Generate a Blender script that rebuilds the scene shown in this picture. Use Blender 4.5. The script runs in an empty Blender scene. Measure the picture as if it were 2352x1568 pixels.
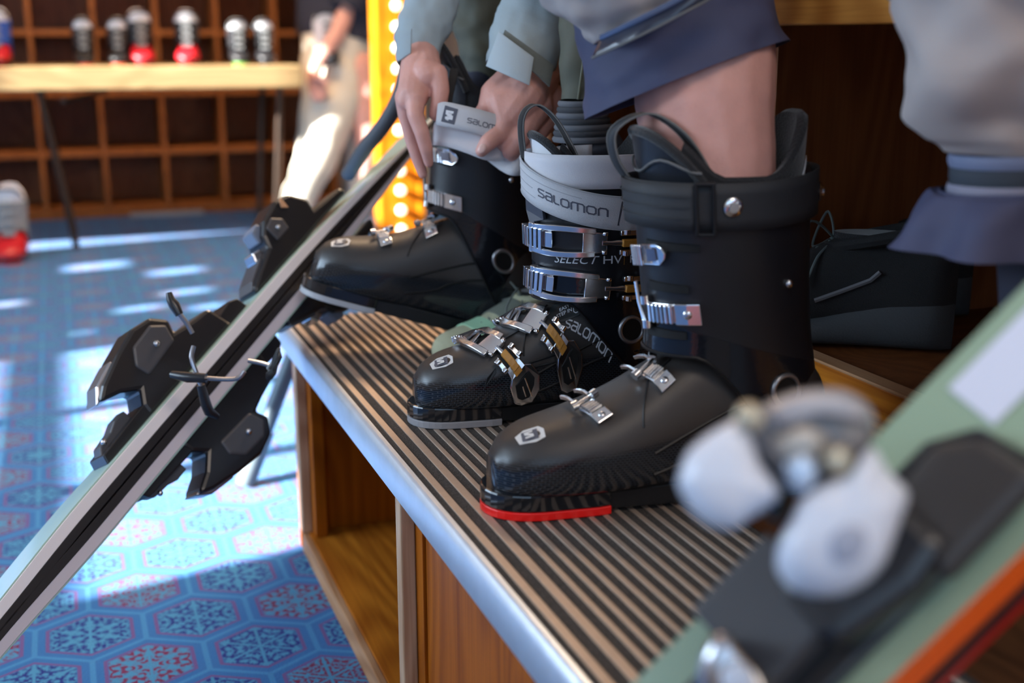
import bpy, bmesh, math, random
import numpy as np
from mathutils import Vector, Matrix, noise
random.seed(7)
SC = bpy.context.scene
COL = SC.collection
PI = math.pi
R_ = math.radians
# ------------------------------------------------------------------ camera
FPX, CX, CY = 2700.0, 1176.0, 784.0
PITCH = math.atan((CY - 95) / FPX); AZ = R_(20.85)
EYE = Vector((0, 0, .86))
FW = Vector((math.sin(AZ) * math.cos(PITCH), math.cos(AZ) * math.cos(PITCH), -math.sin(PITCH)))
RT = Vector((math.cos(AZ), -math.sin(AZ), 0)); UP = RT.cross(FW)
def at(x, y, k):
    """point seen at pixel x, y at distance k along the view axis"""
    return EYE + (FW + RT * ((x - CX) / FPX) - UP * ((y - CY) / FPX)) * k
cam = bpy.data.cameras.new('camera'); co = bpy.data.objects.new('camera', cam); COL.objects.link(co)
m = Matrix((RT, UP, -FW)).transposed().to_4x4(); m.translation = EYE; co.matrix_world = m
cam.sensor_width = 36; cam.lens = 36 * FPX / 2352; cam.clip_start = .02; cam.clip_end = 60
cam.dof.use_dof = True; cam.dof.focus_distance = 1.33; cam.dof.aperture_fstop = 3.0
SC.camera = co
# ------------------------------------------------------------------ world, lights, exposure
SC.view_settings.view_transform = 'Standard'; SC.view_settings.look = 'None'
SC.view_settings.gamma = 1; SC.view_settings.use_curve_mapping = False
SC.view_settings.exposure = 0.58
wd = bpy.data.worlds.new('daylight'); SC.world = wd; wd.use_nodes = True
bg = wd.node_tree.nodes['Background']; bg.inputs[0].default_value = (.50, .72, 1.0, 1); bg.inputs[1].default_value = 1.3
TS = .45                                                  # tangent of the sun's height
sl = bpy.data.lights.new('sun', 'SUN'); sl.energy = 23.0; sl.angle = R_(.6); sl.color = (.97, .96, .92)
so = bpy.data.objects.new('sun', sl); COL.objects.link(so)
so.rotation_euler = Vector((-1, -.21, TS)).to_track_quat('Z', 'Y').to_euler()
def area(name, loc, target, sx, sy, energy, color):
    l = bpy.data.lights.new(name, 'AREA'); l.shape = 'RECTANGLE'; l.size = sx; l.size_y = sy; l.energy = energy; l.color = color
    o = bpy.data.objects.new(name, l); COL.objects.link(o); o.location = loc
    o.rotation_euler = (Vector(loc) - Vector(target)).to_track_quat('Z', 'Y').to_euler(); return o
area('window_daylight', (-2.95, 2.0, 1.45), (.6, 1.6, .5), 3.0, 1.3, 88, (.60, .79, 1.0))
area('warm_fill_light', (1.25, 2.9, 2.45), (.6, 1.3, .5), 1.0, .6, 44, (1.0, .70, .44))  # added warm fill that gives the boot tops their sheen
area('warm_fill_light', (.2, 4.4, 3.2), (.5, 6.4, .5), 1.8, .6, 62, (1.0, .66, .38))  # added warm wash on the back wall, for the boots to reflect
area('warm_fill_light', (.5, -.5, 2.3), (.6, .9, .5), 1.2, .6, 10, (1.0, .84, .72))  # added warm fill on the near skis and white binding

# ------------------------------------------------------------------ materials
MATS = {}
def mat(name, col, rough=.5, metal=0., coat=0., bump=0., bscale=200., var=0., vscale=30., emit=0., sss=0., spec=.5, sheen=0.):
    if name in MATS: return MATS[name]
    M = bpy.data.materials.new(name); M.use_nodes = True; nt = M.node_tree; b = nt.nodes['Principled BSDF']
    b.inputs['Base Color'].default_value = (*col, 1); b.inputs['Roughness'].default_value = rough; b.inputs['Metallic'].default_value = metal
    b.inputs['Coat Weight'].default_value = coat; b.inputs['Coat Roughness'].default_value = .06
    b.inputs['Specular IOR Level'].default_value = spec
    b.inputs['Sheen Weight'].default_value = sheen
    if sss: b.inputs['Subsurface Weight'].default_value = sss; b.inputs['Subsurface Radius'].default_value = (.008, .003, .002); b.inputs['Subsurface Scale'].default_value = 1
    if emit: b.inputs['Emission Color'].default_value = (*col, 1); b.inputs['Emission Strength'].default_value = emit
    tc = nt.nodes.new('ShaderNodeTexCoord')
    if var:
        n = nt.nodes.new('ShaderNodeTexNoise'); n.inputs['Scale'].default_value = vscale; n.inputs['Detail'].default_value = 5
        nt.links.new(tc.outputs['Object'], n.inputs['Vector'])
        mx = nt.nodes.new('ShaderNodeMix'); mx.data_type = 'RGBA'
        mx.inputs['A'].default_value = (*[max(0, c * (1 - var)) for c in col], 1); mx.inputs['B'].default_value = (*[min(1, c * (1 + var)) for c in col], 1)
        nt.links.new(n.outputs['Fac'], mx.inputs['Factor']); nt.links.new(mx.outputs['Result'], b.inputs['Base Color'])
    if bump:
        n2 = nt.nodes.new('ShaderNodeTexNoise'); n2.inputs['Scale'].default_value = bscale; n2.inputs['Detail'].default_value = 3
        nt.links.new(tc.outputs['Object'], n2.inputs['Vector'])
        bp = nt.nodes.new('ShaderNodeBump'); bp.inputs['Strength'].default_value = bump; bp.inputs['Distance'].default_value = .002
        nt.links.new(n2.outputs['Fac'], bp.inputs['Height']); nt.links.new(bp.outputs['Normal'], b.inputs['Normal'])
    MATS[name] = M; return M
def wood(name, dark, light, axis, rough=.38, scale=1.0, coat=.25):
    """axis: direction the grain runs in"""
    M = bpy.data.materials.new(name); M.use_nodes = True; nt = M.node_tree; b = nt.nodes['Principled BSDF']; L = nt.links
    g = nt.nodes.new('ShaderNodeNewGeometry'); mp = nt.nodes.new('ShaderNodeMapping')
    s = [85 * scale] * 3; s[axis] = 2.4 * scale; mp.inputs['Scale'].default_value = s
    L.new(g.outputs['Position'], mp.inputs['Vector'])
    n = nt.nodes.new('ShaderNodeTexNoise'); n.inputs['Scale'].default_value = 1.4; n.inputs['Detail'].default_value = 8; n.inputs['Distortion'].default_value = 1.3
    L.new(mp.outputs[0], n.inputs['Vector'])
    mp2 = nt.nodes.new('ShaderNodeMapping'); s2 = [6 * scale] * 3; s2[axis] = 1.2 * scale; mp2.inputs['Scale'].default_value = s2
    L.new(g.outputs['Position'], mp2.inputs['Vector'])
    w0 = nt.nodes.new('ShaderNodeTexNoise'); w0.inputs['Scale'].default_value = 1.0; w0.inputs['Detail'].default_value = 1.0; L.new(mp2.outputs[0], w0.inputs['Vector'])
    w1 = nt.nodes.new('ShaderNodeMath'); w1.operation = 'MULTIPLY'; w1.inputs[1].default_value = 95; L.new(w0.outputs['Fac'], w1.inputs[0])
    w2 = nt.nodes.new('ShaderNodeMath'); w2.operation = 'SINE'; L.new(w1.outputs[0], w2.inputs[0])
    w = nt.nodes.new('ShaderNodeMath'); w.operation = 'MULTIPLY_ADD'; w.inputs[1].default_value = .5; w.inputs[2].default_value = .5; L.new(w2.outputs[0], w.inputs[0])
    ad = nt.nodes.new('ShaderNodeMix'); ad.data_type = 'FLOAT'; ad.inputs['Factor'].default_value = .30
    L.new(n.outputs['Fac'], ad.inputs['A']); L.new(w.outputs[0], ad.inputs['B'])
    r = nt.nodes.new('ShaderNodeValToRGB'); r.color_ramp.elements[0].position = .22; r.color_ramp.elements[1].position = .80
    r.color_ramp.elements[0].color = (*dark, 1); r.color_ramp.elements[1].color = (*light, 1)
    L.new(ad.outputs['Result'], r.inputs['Fac']); L.new(r.outputs['Color'], b.inputs['Base Color'])
    b.inputs['Roughness'].default_value = rough; b.inputs['Specular IOR Level'].default_value = .16; b.inputs['Coat Weight'].default_value = coat; b.inputs['Coat Roughness'].default_value = .2
    bp = nt.nodes.new('ShaderNodeBump'); bp.inputs['Strength'].default_value = .15; bp.inputs['Distance'].default_value = .001
    L.new(n.outputs['Fac'], bp.inputs['Height']); L.new(bp.outputs['Normal'], b.inputs['Normal'])
    return M
W_CAB = wood('cabinet_oak', (.25, .056, .003), (.44, .115, .005), 2, coat=.0)
W_CABY = wood('cabinet_oak_lengthwise', (.32, .085, .008), (.62, .21, .020), 1, coat=.05)
W_EDGE = wood('worn_oak_edge', (.34, .16, .07), (.62, .36, .20), 1, .55, coat=0)
W_EDGEZ = wood('worn_oak_edge_upright', (.40, .22, .12), (.68, .46, .30), 2, .55, coat=0)
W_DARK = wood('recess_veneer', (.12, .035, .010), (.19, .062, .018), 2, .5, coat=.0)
W_SEAT = wood('seat_rail_oak', (.42, .14, .020), (.95, .46, .10), 1, .4)
W_RED = wood('locker_oak', (.20, .060, .014), (.34, .115, .028), 2, .5, coat=.1)
W_LOCK = wood('locker_panel', (.19, .060, .022), (.31, .11, .042), 2, .5, coat=.1)
W_PINE = wood('pale_table_wood', (.36, .24, .11), (.56, .40, .20), 0, .35)
W_ORANGE = wood('bright_orange_timber', (.42, .11, .003), (.66, .22, .005), 2, .45, coat=.1)
CHROME = mat('polished_aluminium', (.80, .81, .83), .17, 1., var=.06, vscale=90)
STEEL = mat('zinc_steel', (.66, .68, .72), .24, 1.)
COPPER = mat('brown_anodised', (.22, .09, .035), .3, .9)
GOLD = mat('ochre_plastic', (.48, .22, .035), .42)
BLACK = mat('black_plastic', (.006, .0065, .008), .45, spec=.35, bump=.06, bscale=900)
BLKMATT = mat('matt_black_plastic', (.008, .0085, .009), .6, spec=.3, bump=.1, bscale=700)
BLKGLOSS = mat('gloss_black_plastic', (.008, .009, .012), .12, coat=.4)
LINER = mat('liner_fleece', (.010, .010, .012), .95, bump=.6, bscale=500, sheen=.3)
LEATHER = mat('liner_leatherette', (.011, .013, .018), .36, spec=.4, bump=.15, bscale=500)
WHITE_L = mat('white_leatherette', (.72, .73, .76), .45, bump=.08, bscale=500)
PIPING = mat('grey_piping', (.12, .12, .12), .6)
WEB = mat('black_webbing', (.035, .033, .033), .8, bump=.8, bscale=1400)
WEBEDGE = mat('grey_webbing_edge', (.16, .15, .14), .85, bump=.6, bscale=1500)
STRAPW = mat('pale_velcro_strap', (.56, .565, .59), .7, bump=.35, bscale=900, sheen=.2)
STRAPE = mat('white_elastic', (.70, .69, .72), .8, bump=.3, bscale=1200)
STRAPB = mat('charcoal_strap', (.024, .026, .030), .62, bump=.3, bscale=900)
INKD = mat('dark_grey_ink', (.085, .09, .12), .5)
INKL = mat('pale_grey_ink', (.72, .75, .80), .45)
DARKPAD = mat('slate_rubber', (.045, .047, .05), .55)
RED = mat('red_sole_plastic', (.80, .010, .008), .35)
GREYS = mat('grey_sole_plastic', (.26, .26, .28), .5)
SKIN = mat('skin', (.70, .36, .295), .5, var=.16, vscale=45, bump=.22, bscale=260, sss=.12)
NAIL = mat('fingernail', (.78, .50, .44), .25)
def shell_mat():
    M = bpy.data.materials.new('two_tone_boot_shell'); M.use_nodes = True; nt = M.node_tree; b = nt.nodes['Principled BSDF']; L = nt.links
    tc = nt.nodes.new('ShaderNodeTexCoord'); sp = nt.nodes.new('ShaderNodeSeparateXYZ'); L.new(tc.outputs['Object'], sp.inputs[0])
    # height of the gloss line rises towards the heel
    ma = nt.nodes.new('ShaderNodeMath'); ma.operation = 'MULTIPLY_ADD'; L.new(sp.outputs['X'], ma.inputs[0]); ma.inputs[1].default_value = -.12
    L.new(sp.outputs['Z'], ma.inputs[2])
    mr = nt.nodes.new('ShaderNodeMapRange'); mr.inputs['From Min'].default_value = .050; mr.inputs['From Max'].default_value = .062
    L.new(ma.outputs[0], mr.inputs['Value'])
    mr.inputs['To Min'].default_value = .13; mr.inputs['To Max'].default_value = .47
    L.new(mr.outputs[0], b.inputs['Roughness'])
    mc = nt.nodes.new('ShaderNodeMapRange'); mc.inputs['From Min'].default_value = .050; mc.inputs['From Max'].default_value = .062; L.new(ma.outputs[0], mc.inputs['Value'])
    mx = nt.nodes.new('ShaderNodeMix'); mx.data_type = 'RGBA'; mx.inputs['A'].default_value = (.008, .010, .014, 1); mx.inputs['B'].default_value = (.034, .029, .027, 1)  # matt upper part tinted warmer and lighter to paint in the top sheen
    L.new(mc.outputs[0], mx.inputs['Factor'])
    # brick-like dash relief under the gloss
    bk = nt.nodes.new('ShaderNodeTexBrick'); bk.inputs['Scale'].default_value = 105; bk.inputs['Mortar Size'].default_value = .035
    bk.inputs['Color1'].default_value = (.004, .005, .007, 1); bk.inputs['Color2'].default_value = (.008, .010, .013, 1); bk.inputs['Mortar'].default_value = (.035, .040, .048, 1)
    cb = nt.nodes.new('ShaderNodeCombineXYZ'); ad = nt.nodes.new('ShaderNodeMath'); ad.operation = 'ADD'
    L.new(sp.outputs['X'], ad.inputs[0]); L.new(sp.outputs['Y'], ad.inputs[1]); L.new(ad.outputs[0], cb.inputs[0]); L.new(sp.outputs['Z'], cb.inputs[1])
    L.new(cb.outputs[0], bk.inputs['Vector'])
    L.new(bk.outputs['Color'], mx.inputs['A'])
    L.new(mx.outputs['Result'], b.inputs['Base Color'])
    n = nt.nodes.new('ShaderNodeTexNoise'); n.inputs['Scale'].default_value = 800; L.new(tc.outputs['Object'], n.inputs['Vector'])
    bp = nt.nodes.new('ShaderNodeBump'); bp.inputs['Distance'].default_value = .001; L.new(n.outputs['Fac'], bp.inputs['Height'])
    ms = nt.nodes.new('ShaderNodeMath'); ms.operation = 'MULTIPLY'; L.new(mc.outputs[0], ms.inputs[0]); ms.inputs[1].default_value = .12
    L.new(ms.outputs[0], bp.inputs['Strength']); L.new(bp.outputs['Normal'], b.inputs['Normal'])
    return M
SHELL = shell_mat()
def cuff_mat():
    M = bpy.data.materials.new('two_tone_boot_cuff'); M.use_nodes = True; nt = M.node_tree; b = nt.nodes['Principled BSDF']; L = nt.links
    tc = nt.nodes.new('ShaderNodeTexCoord'); sp = nt.nodes.new('ShaderNodeSeparateXYZ'); L.new(tc.outputs['Object'], sp.inputs[0])
    ma = nt.nodes.new('ShaderNodeMath'); ma.operation = 'MULTIPLY_ADD'; L.new(sp.outputs['X'], ma.inputs[0]); ma.inputs[1].default_value = .30; L.new(sp.outputs['Z'], ma.inputs[2])
    mr = nt.nodes.new('ShaderNodeMapRange'); mr.inputs['From Min'].default_value = .236; mr.inputs['From Max'].default_value = .240; L.new(ma.outputs[0], mr.inputs['Value'])
    mr.inputs['To Min'].default_value = .10; mr.inputs['To Max'].default_value = .40; L.new(mr.outputs[0], b.inputs['Roughness'])
    b.inputs['Base Color'].default_value = (.0085, .0100, .0140, 1)
    b.inputs['Specular IOR Level'].default_value = .5
    n = nt.nodes.new('ShaderNodeTexNoise'); n.inputs['Scale'].default_value = 260; L.new(tc.outputs['Object'], n.inputs['Vector'])
    bp = nt.nodes.new('ShaderNodeBump'); bp.inputs['Distance'].default_value = .001; bp.inputs['Strength'].default_value = .10; L.new(n.outputs['Fac'], bp.inputs['Height']); L.new(bp.outputs['Normal'], b.inputs['Normal'])
    return M
CUFF = cuff_mat()

# ------------------------------------------------------------------ object helpers
WM = {}
def empty(name, loc=(0, 0, 0), rot=None, label=None, cat=None, group=None):
    o = bpy.data.objects.new(name, None); COL.objects.link(o); o.empty_display_size = .02
    M = Matrix.Translation(Vector(loc)) @ (rot.to_4x4() if rot is not None else Matrix.Identity(4))
    o.matrix_world = M; WM[o.name] = M; tag(o, label, cat, group); return o
def tag(o, label=None, cat=None, group=None, kind=None):
    if label: o['label'] = label
    if cat: o['category'] = cat
    if group: o['group'] = group
    if kind: o['kind'] = kind
    return o
class G:
    """collects shapes that become ONE mesh"""
    def __init__(s): s.v = []; s.f = []
    def add(s, v, f):
        n = len(s.v); s.v += [Vector(p) for p in v]; s.f += [tuple(i + n for i in q) for q in f]; return s
    def box(s, a, b):
        x0, y0, z0 = a; x1, y1, z1 = b
        return s.add([(x0, y0, z0), (x1, y0, z0), (x1, y1, z0), (x0, y1, z0), (x0, y0, z1), (x1, y0, z1), (x1, y1, z1), (x0, y1, z1)],
                     [(0, 3, 2, 1), (4, 5, 6, 7), (0, 1, 5, 4), (1, 2, 6, 5), (2, 3, 7, 6), (3, 0, 4, 7)])
    def grid(s, P, cu=False, cv=False, caps=False):
        """P: rows of points"""
        nu, nv = len(P), len(P[0]); v = [p for r in P for p in r]; f = []
        for i in range(nu if cu else nu - 1):
            for j in range(nv if cv else nv - 1):
                a, b = i, (i + 1) % nu; c, d = j, (j + 1) % nv
                f.append((a * nv + c, b * nv + c, b * nv + d, a * nv + d))
        if caps: f.append(tuple(range(nv - 1, -1, -1))); f.append(tuple((nu - 1) * nv + j for j in range(nv)))
        return s.add(v, f)
    def loft(s, rings, caps=True): return s.grid(rings, cv=True, caps=caps)
    def tube(s, pts, r, n=10, caps=True):
        pts = [Vector(p) for p in pts]; rs = r if isinstance(r, (list, tuple)) else [r] * len(pts)
        rings = []; ref = None
        for i, p in enumerate(pts):
            d = (pts[min(i + 1, len(pts) - 1)] - pts[max(i - 1, 0)]).normalized()
            if ref is None: ref = d.orthogonal().normalized()
            ref = (ref - d * ref.dot(d)).normalized(); b = d.cross(ref)
            rings.append([p + (ref * math.cos(t) + b * math.sin(t)) * rs[i] for t in [2 * PI * k / n for k in range(n)]])
        return s.loft(rings, caps)
    def sphere(s, c, r, n=10, sc=(1, 1, 1)):
        c = Vector(c); rings = []
        for i in range(1, n):
            t = PI * i / n; rings.append([c + Vector((math.sin(t) * math.cos(a) * r * sc[0], math.sin(t) * math.sin(a) * r * sc[1], math.cos(t) * r * sc[2])) for a in [2 * PI * k / (2 * n) for k in range(2 * n)]])
        return s.loft(rings)
    def prism(s, poly, fn, h0, h1):
        """poly of (a,b); fn(a,b,h) gives the point"""
        n = len(poly); v = [fn(a, b, h0) for a, b in poly] + [fn(a, b, h1) for a, b in poly]
        f = [tuple(range(n - 1, -1, -1)), tuple(range(n, 2 * n))] + [(i, (i + 1) % n, n + (i + 1) % n, n + i) for i in range(n)]
        return s.add(v, f)
    def build(s, name, mt, parent=None, smooth=True, bevel=0, sub=0, world=True, solid=0, ang=40, disp=None, cat=None, label=None, group=None, kind=None, remesh=0):
        vs = s.v
        if parent is not None and world:
            inv = WM[parent.name].inverted(); vs = [inv @ p for p in s.v]
        me = bpy.data.meshes.new(name); me.from_pydata([tuple(p) for p in vs], [], s.f)
        bm = bmesh.new(); bm.from_mesh(me); bmesh.ops.recalc_face_normals(bm, faces=bm.faces); bm.to_mesh(me); bm.free()
        me.update()
        if mt is not None: me.materials.append(mt)
        o = bpy.data.objects.new(name, me); COL.objects.link(o)
        if parent is not None: o.parent = parent; WM[o.name] = WM[parent.name]
        else: WM[o.name] = Matrix.Identity(4)
        if smooth:
            for p in me.polygons: p.use_smooth = True
            try: me.set_sharp_from_angle(angle=R_(ang))
            except Exception: pass
        if solid:
            q = o.modifiers.new('thick', 'SOLIDIFY'); q.thickness = solid; q.offset = 0
        if remesh:
            q = o.modifiers.new('skin', 'REMESH'); q.mode = 'VOXEL'; q.voxel_size = remesh; q.use_smooth_shade = True
            q = o.modifiers.new('soft', 'SMOOTH'); q.factor = .6; q.iterations = 5
        if sub:
            q = o.modifiers.new('sub', 'SUBSURF'); q.levels = sub; q.render_levels = sub
        if bevel:
            q = o.modifiers.new('edge', 'BEVEL'); q.width = bevel; q.segments = 2; q.limit_method = 'ANGLE'; q.angle_limit = R_(35)
        return tag(o, label, cat, group, kind)
def bxo(name, a, b, mt, parent=None, bevel=.0015, **k): return G().box(a, b).build(name, mt, parent, bevel=bevel, smooth=False, **k)
def copy_mesh(src, parent, off=(0, 0, 0)):
    o = src.copy(); COL.objects.link(o); o.parent = parent
    if parent is not None: WM[o.name] = WM[parent.name]
    o.location = src.location + Vector(off); return o
def hermite(xs, ys, x):
    if x <= xs[0]: return ys[0]
    if x >= xs[-1]: return ys[-1]
    i = max(j for j in range(len(xs)) if xs[j] <= x); i = min(i, len(xs) - 2)
    def sl(j):
        if j == 0: return (ys[1] - ys[0]) / (xs[1] - xs[0])
        if j == len(xs) - 1: return (ys[-1] - ys[-2]) / (xs[-1] - xs[-2])
        return (ys[j + 1] - ys[j - 1]) / (xs[j + 1] - xs[j - 1])
    h = xs[i + 1] - xs[i]; t = (x - xs[i]) / h
    return ((2 * t**3 - 3 * t**2 + 1) * ys[i] + (t**3 - 2 * t**2 + t) * h * sl(i) + (-2 * t**3 + 3 * t**2) * ys[i + 1] + (t**3 - t**2) * h * sl(i + 1))
def sstep(a, b, x):
    t = max(0, min(1, (x - a) / (b - a))); return t * t * (3 - 2 * t)
class Chart:
    """metric patch on a surface S(a,b): u along a, v along b (metres), h outwards"""
    def __init__(s, S, a0, b0, rot=0, centre=None):
        s.S, s.a0, s.b0 = S, a0, b0; e = 1e-3
        s.da = 1 / ((S(a0 + e, b0) - S(a0 - e, b0)).length / (2 * e)); s.db = 1 / ((S(a0, b0 + e) - S(a0, b0 - e)).length / (2 * e))
        s.c, s.s_ = math.cos(rot), math.sin(rot); s.centre = centre
    def __call__(s, u, v, h=0):
        uu = u * s.c - v * s.s_; vv = u * s.s_ + v * s.c
        a = s.a0 + uu * s.da; b = s.b0 + vv * s.db; e = 1e-3; S = s.S
        p = S(a, b); n = (S(a + e, b) - S(a - e, b)).cross(S(a, b + e) - S(a, b - e)).normalized()
        cc = s.centre(p)
        if n.dot(p - cc) < 0: n = -n
        return p + n * h
def blk(g, ch, u0, u1, v0, v1, h0, h1, n=4, va=1., vb=1.):
    """block bent over the chart; va/vb scale its width at its two ends"""
    rows = []
    vm = (v0 + v1) / 2
    for i in range(n + 1):
        t = i / n; u = u0 + (u1 - u0) * t; k = va + (vb - va) * t
        a, b = vm + (v0 - vm) * k, vm + (v1 - vm) * k
        rows.append([ch(u, a, h0), ch(u, b, h0), ch(u, b, h1), ch(u, a, h1)])
    g.loft(rows)
def strokes(letters, x0, y0, h, w=.17, gap=.32):
    """rounded wordmark letters -> list of polygons"""
    D = dict(s=(1, [[(1, 1), (.2, 1), (0, .85), (0, .68), (.18, .53), (.82, .47), (1, .32), (1, .15), (.8, 0), (0, 0)]]),
             a=(1, [[(.08, 1), (.8, 1), (1, .82), (1, 0)], [(1, 0), (.2, 0), (0, .15), (0, .38), (.2, .55), (1, .55)]]),
             l=(.7, [[(0, 1), (0, .2), (.2, 0), (.7, 0)]]),
             o=(1.05, [[(.22, 0), (.83, 0), (1.05, .2), (1.05, .8), (.83, 1), (.22, 1), (0, .8), (0, .2), (.22, 0)]]),
             m=(1.6, [[(0, 0), (0, .8), (.2, 1), (1.4, 1), (1.6, .8), (1.6, 0)], [(.8, 1), (.8, 0)]]),
             n=(1, [[(0, 0), (0, .8), (.2, 1), (.8, 1), (1, .8), (1, 0)]]),
             S=(1, [[(1, 1), (.0, 1), (.0, .62), (1, .38), (1, 0), (.0, 0)]]))
    polys = []; x = x0
    if letters == 'S': return [[(x0 + a * h * .95, y0 + b * h) for a, b in ((0, 1), (1, 1), (1, .74), (.40, .74), (1, .46), (1, 0), (0, 0), (0, .26), (.60, .26), (0, .54))]], x0 + h
    for c in letters:
        wd_, segs = D[c]
        for seg in segs:
            pts = [(x + px * h * .95, y0 + py * h) for px, py in seg]
            for (ax, ay), (bx, by) in zip(pts, pts[1:]):
                d = math.hypot(bx - ax, by - ay) or 1e-9; ux, uy = (bx - ax) / d, (by - ay) / d; k = w * h / 2
                ax_, ay_, bx_, by_ = ax - ux * k * .7, ay - uy * k * .7, bx + ux * k * .7, by + uy * k * .7
                polys.append([(ax_ - uy * k, ay_ + ux * k), (ax_ + uy * k, ay_ - ux * k), (bx_ + uy * k, by_ - ux * k), (bx_ - uy * k, by_ + ux * k)])
        x += (wd_ + gap) * h * .95
    return polys, x
def decal(name, polys, ch, h, mt, parent, world=False):
    g = G()
    for i, q in enumerate(polys):
        hh = h + (i % 3) * 1e-5
        g.add([ch(a, b, hh) for a, b in q], [tuple(range(len(q)))])
    return g.build(name, mt, parent, smooth=False, world=world)
def font_polys(txt, size, shear=0.):
    cu = bpy.data.curves.new('lettering', 'FONT'); cu.body = txt; cu.size = size; cu.shear = shear; cu.resolution_u = 3
    o = bpy.data.objects.new('lettering', cu); COL.objects.link(o); dg = bpy.context.evaluated_depsgraph_get()
    me = o.evaluated_get(dg).to_mesh(); polys = [[(me.vertices[i].co.x, me.vertices[i].co.y) for i in p.vertices] for p in me.polygons]
    o.evaluated_get(dg).to_mesh_clear(); COL.objects.unlink(o); bpy.data.objects.remove(o); bpy.data.curves.remove(cu); return polys
def ring_pts(c, a, b, n=32, ph=0): return [c + a * math.cos(2 * PI * i / n + ph) + b * math.sin(2 * PI * i / n + ph) for i in range(n)]
def wrinkle(p, amp, sc, seed=0): return noise.noise(Vector((p[0] * sc + seed, p[1] * sc, p[2] * sc))) * amp

# ------------------------------------------------------------------ carpet
def carpet():
    M = bpy.data.materials.new('blue_snowflake_carpet'); M.use_nodes = True; nt = M.node_tree; b = nt.nodes['Principled BSDF']; L = nt.links
    N = nt.nodes.new
    def mth(op, a, b_=None, c=None):
        n = N('ShaderNodeMath'); n.operation = op
        for i, x in enumerate((a, b_, c)):
            if x is None: continue
            if isinstance(x, (int, float)): n.inputs[i].default_value = x
            else: L.new(x, n.inputs[i])
        return n.outputs[0]
    g = N('ShaderNodeNewGeometry'); sp = N('ShaderNodeSeparateXYZ'); L.new(g.outputs['Position'], sp.inputs[0])
    A, B = .155, .25
    x = mth('SUBTRACT', sp.outputs['X'], .056); y = mth('SUBTRACT', sp.outputs['Y'], 1.842)
    def cell(ox, oy):
        px = mth('SUBTRACT', mth('FLOORED_MODULO', mth('ADD', x, A / 2 + ox), A), A / 2)
        py = mth('SUBTRACT', mth('FLOORED_MODULO', mth('ADD', y, B / 2 + oy), B), B / 2)
        return px, py
    ax, ay = cell(0, 0); bx, by = cell(A / 2, B / 2)
    da = mth('ADD', mth('MULTIPLY', ax, ax), mth('MULTIPLY', ay, ay)); db = mth('ADD', mth('MULTIPLY', bx, bx), mth('MULTIPLY', by, by))
    s = mth('LESS_THAN', db, da)
    def sel(p, q): return mth('ADD', p, mth('MULTIPLY', s, mth('SUBTRACT', q, p)))
    gx, gy = sel(ax, bx), sel(ay, by)
    idx = mth('SUBTRACT', x, gx); idy = mth('SUBTRACT', y, gy)
    cls = mth('DIVIDE', mth('SUBTRACT', mth('ROUND', mth('DIVIDE', idx, A / 2)), mth('MULTIPLY', 3, mth('ROUND', mth('DIVIDE', idy, B / 2)))), 2)
    red = mth('LESS_THAN', mth('ABSOLUTE', mth('SUBTRACT', mth('FLOORED_MODULO', mth('ADD', cls, .5), 3), .5)), .3)
    fx = mth('ABSOLUTE', gx); fy = mth('MULTIPLY', mth('ABSOLUTE', gy), 1.07)
    hd = mth('MAXIMUM', fx, mth('ADD', mth('MULTIPLY', fx, .5), mth('MULTIPLY', fy, .866)))
    inner = mth('LESS_THAN', hd, .0560); ring = mth('MULTIPLY', mth('LESS_THAN', hd, .0625), mth('GREATER_THAN', hd, .0570))
    gut = mth('GREATER_THAN', hd, .0735)
    # snowflake: six-fold folded noise
    ang = mth('ARCTAN2', gx, gy); fold = mth('ABSOLUTE', mth('SUBTRACT', mth('FLOORED_MODULO', mth('ADD', mth('DIVIDE', ang, PI / 3), .5), 1), .5))
    rad = mth('SQRT', mth('ADD', mth('MULTIPLY', gx, gx), mth('MULTIPLY', gy, gy)))
    cb = N('ShaderNodeCombineXYZ'); L.new(mth('MULTIPLY', rad, 120), cb.inputs[0]); L.new(mth('MULTIPLY', mth('MULTIPLY', fold, rad), 150), cb.inputs[1]); L.new(cls, cb.inputs[2])
    nz = N('ShaderNodeTexNoise'); nz.inputs['Scale'].default_value = 1.0; nz.inputs['Detail'].default_value = 1.5; L.new(cb.outputs[0], nz.inputs['Vector'])
    spoke = mth('LESS_THAN', mth('MULTIPLY', fold, rad), .0022)
    flake = mth('MINIMUM', 1, mth('MAXIMUM', mth('MULTIPLY', mth('SUBTRACT', nz.outputs['Fac'], .44), 9), spoke))
    def mixc(f, a, b_):
        n = N('ShaderNodeMix'); n.data_type = 'RGBA'; L.new(f, n.inputs['Factor'])
        for k, v in (('A', a), ('B', b_)):
            if isinstance(v, tuple): n.inputs[k].default_value = (*v, 1)
            else: L.new(v, n.inputs[k])
        return n.outputs['Result']
    field = mixc(gut, (.020, .14, .40), (.040, .22, .49))
    dk = mixc(red, (.004, .018, .20), (.16, .010, .07))
    col = mixc(inner, field, mixc(flake, dk, (.050, .25, .47)))
    col = mixc(ring, col, (.13, .075, .25))
    n2 = N('ShaderNodeTexNoise'); n2.inputs['Scale'].default_value = 420; L.new(g.outputs['Position'], n2.inputs['Vector'])
    hs = N('ShaderNodeHueSaturation'); L.new(col, hs.inputs['Color']); L.new(mth('MULTIPLY_ADD', n2.outputs['Fac'], .5, .75), hs.inputs['Value'])
    L.new(hs.outputs[0], b.inputs['Base Color']); b.inputs['Roughness'].default_value = .95; b.inputs['Specular IOR Level'].default_value = .15
    b.inputs['Sheen Weight'].default_value = .12
    bp = N('ShaderNodeBump'); bp.inputs['Strength'].default_value = .6; bp.inputs['Distance'].default_value = .003
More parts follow.
